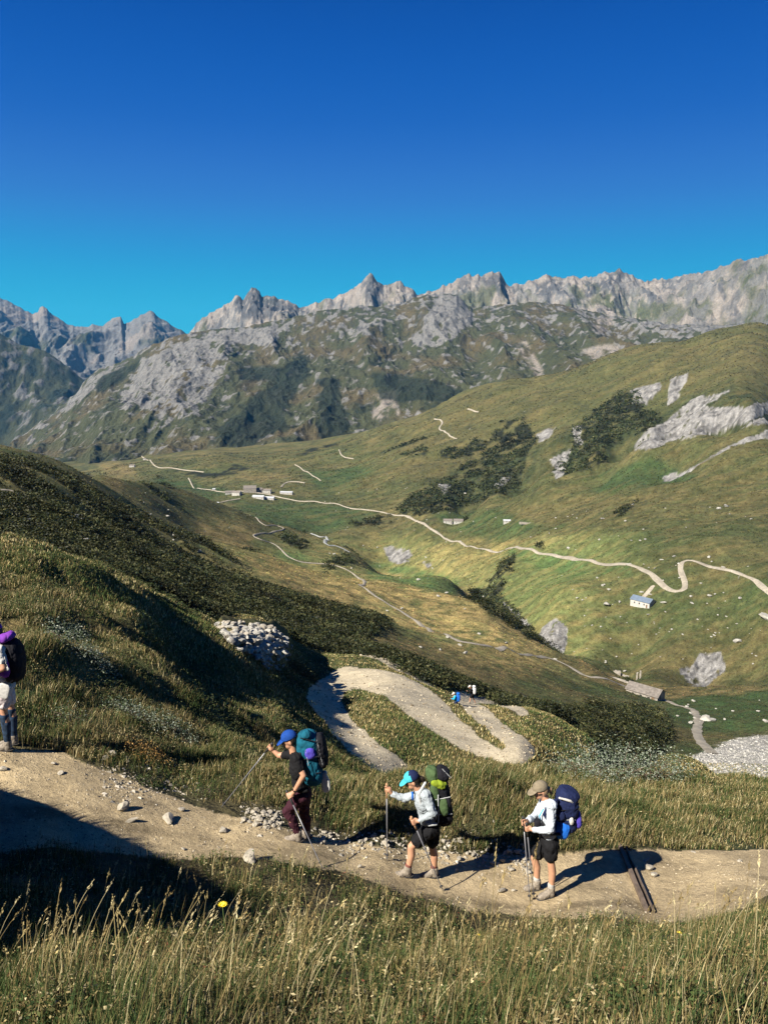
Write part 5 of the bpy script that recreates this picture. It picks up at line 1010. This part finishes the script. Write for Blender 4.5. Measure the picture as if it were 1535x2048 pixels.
strap_tube('lanyard', [V2((824,1584,-.06)), V2((825,1600,-.07))], .014, m_blue, h2)
# hiker 3: khaki cap, white shirt, blue pack
Y3 = 9.3
J3 = dict(neck=(1089,1597), chest=(1093,1627), waist=(1096,1660), pelvis=(1098,1680), shL=(1102,1611,-.18), shR=(1086,1607,.17), hipL=(1100,1690,-.09), hipR=(1088,1689,.09))
t3 = ground_at(1059, 1803, 7, 11); t3b = ground_at(1067, 1797, 7, 11)
h3, V3, f3, u3, s3 = person('person in khaki cap and sunglasses, white shirt and black shorts, holding both poles', Y3, J3, ((1080,1580,0), (-.95, -.18, -.22)),
    [((1101,1724,-.10), (1102,1764,-.10), (1080,1771,-.16), .80), ((1068,1716,.10), (1074,1747,.10), (1050,1752,.06), .80)],
    [((1100,1660,-.25), (1066,1660,-.20), (1053,1657,-.17), tj(t3b, Y3)), ((1068,1634,.22), (1054,1642,.0), (1046,1645,-.06), tj(t3, Y3))],
    m_shirtw, m_black, m_khaki, sleeve='long', trouser='short', sock=m_sockg, glasses=True, hair=m_hairl, ponytail=True)
pole(P(1053, 1657, Y3-.17), t3b, 'trekking pole in the left hand of the khaki capped hiker, nearer one'); pole(P(1046, 1645, Y3-.06), t3, 'trekking pole in the right hand of the khaki capped hiker, farther one')
pack('navy and bright blue backpack on the hiker in the khaki cap', Y3, ([('e',1133,1608,0,.14,.16,.22,12,.7), ('e',1132,1640,0,.13,.15,.16,10,.7)], m_navy),
    [('lid', [('e',1136,1588,0,.14,.15,.085,-18,.75)], m_navy, .008), ('lid_trim', [('c',1118,1596,-.15,.016,1140,1602,-.15,.018), ('c',1140,1602,-.15,.018,1156,1614,-.08,.016)], m_white, .002), ('lower_bag', [('e',1124,1655,-.05,.09,.12,.14,-12,.65)], m_blue, .008), ('rear_pocket', [('e',1152,1636,0,.06,.12,.13,5,.8)], m_vio, .006),
     ('shoulder_strap', [('c',1112,1600,-.13,.022,1096,1606,-.16,.024), ('c',1096,1606,-.16,.024,1088,1630,-.15,.020), ('c',1088,1630,-.15,.020,1100,1650,-.16,.016)], m_navy, .001), ('compression_strap', [('c',1114,1622,-.165,.009,1152,1618,-.14,.009)], m_dkpack, 0), ('compression_strap', [('c',1116,1640,-.16,.008,1150,1640,-.13,.008)], m_strap, 0), ('side_pocket', [('e',1122,1632,-.15,.05,.03,.07,10,.8)], m_navy, .006), ('hip_belt', [('c',1118,1668,-.15,.022,1102,1668,-.19,.02),('c',1102,1668,-.19,.02,1090,1664,-.10,.02)], m_dkpack, 0), ('side_cloth', [('e',1142,1642,-.14,.03,.03,.06,5,.8)], m_white, .008)], (1130, 1630))
bm = bmesh.new(); add_ell(bm, V3((1074,1646,-.16)), (Vector((.045, 0, 0)), Vector((0, .05, 0)), Vector((0, 0, .055))), .6); bmesh_obj('camera_pouch', bm, m_dkpack, h3)
strap_tube('drinking_tube', [V3((1086,1618,-.14)), V3((1078,1632,-.15)), V3((1080,1640,-.14))], .008, m_cy, h3)
# hiker 4, cut by the left edge: purple pack
Y4 = 10.0
J4 = dict(neck=(-6,1288), chest=(0,1318), waist=(5,1348), pelvis=(9,1372), shL=(0,1300,-.17), shR=(-4,1296,.17), hipL=(8,1380,-.09), hipR=(14,1378,.09))
t4 = ground_at(-40, 1480, 8, 12); t4b = ground_at(-60, 1470, 8, 12)
h4, V4, f4, u4, s4 = person('person in white shorts and dark knee socks, cut off by the left edge', Y4, J4, ((-10,1262,0), (-.96, .2, -.2)),
    [((8,1424,-.10), (15,1478,-.10), (-6,1482,-.12), .12), ((22,1412,.10), (27,1462,.11), (8,1464,.08), .12)],
    [((8,1336,-.24), (-18,1350,-.22), (-26,1350,-.22), tj(t4, Y4)), ((-22,1325,.24), (-40,1330,.26), (-46,1328,.26), tj(t4b, Y4))],
    m_white, mat_cloth('white_shorts', (.40, .35, .34)), m_purple, sleeve='short', trouser='short', sock=m_sockb)
pole(P(-26, 1350, Y4-.22), t4, 'left trekking pole of the hiker with the purple backpack'); pole(P(-46, 1328, Y4+.26), t4b, 'right trekking pole of the hiker with the purple backpack')
pack('purple and black backpack with clipped gear on the hiker at the left edge', Y4, ([('e',26,1314,0,.145,.17,.26,6,.7), ('e',30,1340,0,.12,.16,.16,6,.7)], m_dkpack), [('lid', [('e',12,1274,-.02,.11,.14,.06,12,.75)], m_purple, .008), ('side_pocket', [('e',8,1330,-.14,.09,.07,.18,4,.75)], m_purple, .008), ('clipped_gear', [('e',11,1322,-.23,.018,.012,.06,10,.8), ('e',15,1338,-.235,.03,.014,.03,0,.8), ('c',8,1308,-.21,.008,16,1335,-.24,.008)], m_white, .006)], (24, 1330))
bm = bmesh.new(); add_ell(bm, Vector((0, 0, 0)), (Vector((.075, 0, -.03)), Vector((0, .02, 0)), Vector((.03, 0, .10))), .5); bg_ = bmesh_obj('towel', bm, m_white, None); bg_.location = P(8, 1382, Y4-.24); tag(bg_, 'white towel hanging below the purple backpack', 'towel')
# the two walkers down on the switchback
def far_walker(px, py, label, shirt, bottom, packm, capm, facing=1):
    g = ground_at(px, py, 55, 90); Yf = g.y; k = F*1.0/(Yf*1.12)*1.0     # pixels per metre about here
    q = lambda dx, h, dy=0: (px+dx*k, py-h*k*.93, dy)
    J = dict(neck=q(-.10,1.42), chest=q(-.06,1.22), waist=q(0,1.02), pelvis=q(.03,.90), shL=q(-.06,1.34,-.17), shR=q(-.06,1.34,.17), hipL=q(.03,.86,-.09), hipR=q(.03,.86,.09))
    tl = ground_at(px-.75*k, py+1, 55, 90)
    r = person(label, Yf, J, (q(-.16, 1.56), (-.97, 0, -.25)), [(q(-.14,.47,-.09), q(-.20,.09,-.09), q(-.34,.04,-.09)), (q(.12,.48,.09), q(.30,.10,.09), q(.16,.05,.09))],
        [(q(-.14,1.10,-.24), q(-.36,1.16,-.24), q(-.43,1.18,-.24), tj(tl, Yf)), (q(-.14,1.10,.24), q(-.36,1.16,.24), q(-.43,1.18,.24), tj(tl, Yf))], shirt, bottom, capm, S=1.02, vox=.014)
    pole(P(*q(-.43,1.18)[:2], Yf-.24), tl, 'trekking pole of the '+('walker in white' if packm is m_wpack else 'walker in blue')+' down on the switchback')
    c = q(.20, 1.22); pack('pack of the '+('walker in white' if packm is m_wpack else 'walker in bright blue')+' on the lower switchback', Yf, ([('e',c[0],c[1],0,.15,.16,.32,0,.7)], packm), [('lid', [('e',c[0]-.02*k,c[1]-.33*k,0,.13,.15,.08,0,.7)], packm, .006)], (c[0], c[1])); return r
far_walker(943, 1408, 'tiny distant person in white and black walking on the lower switchback', m_black, m_black, m_wpack, m_white)
far_walker(911, 1424, 'tiny distant person in bright blue jacket below the other walker on the switchback', m_cy, m_navy, m_blue, m_white)
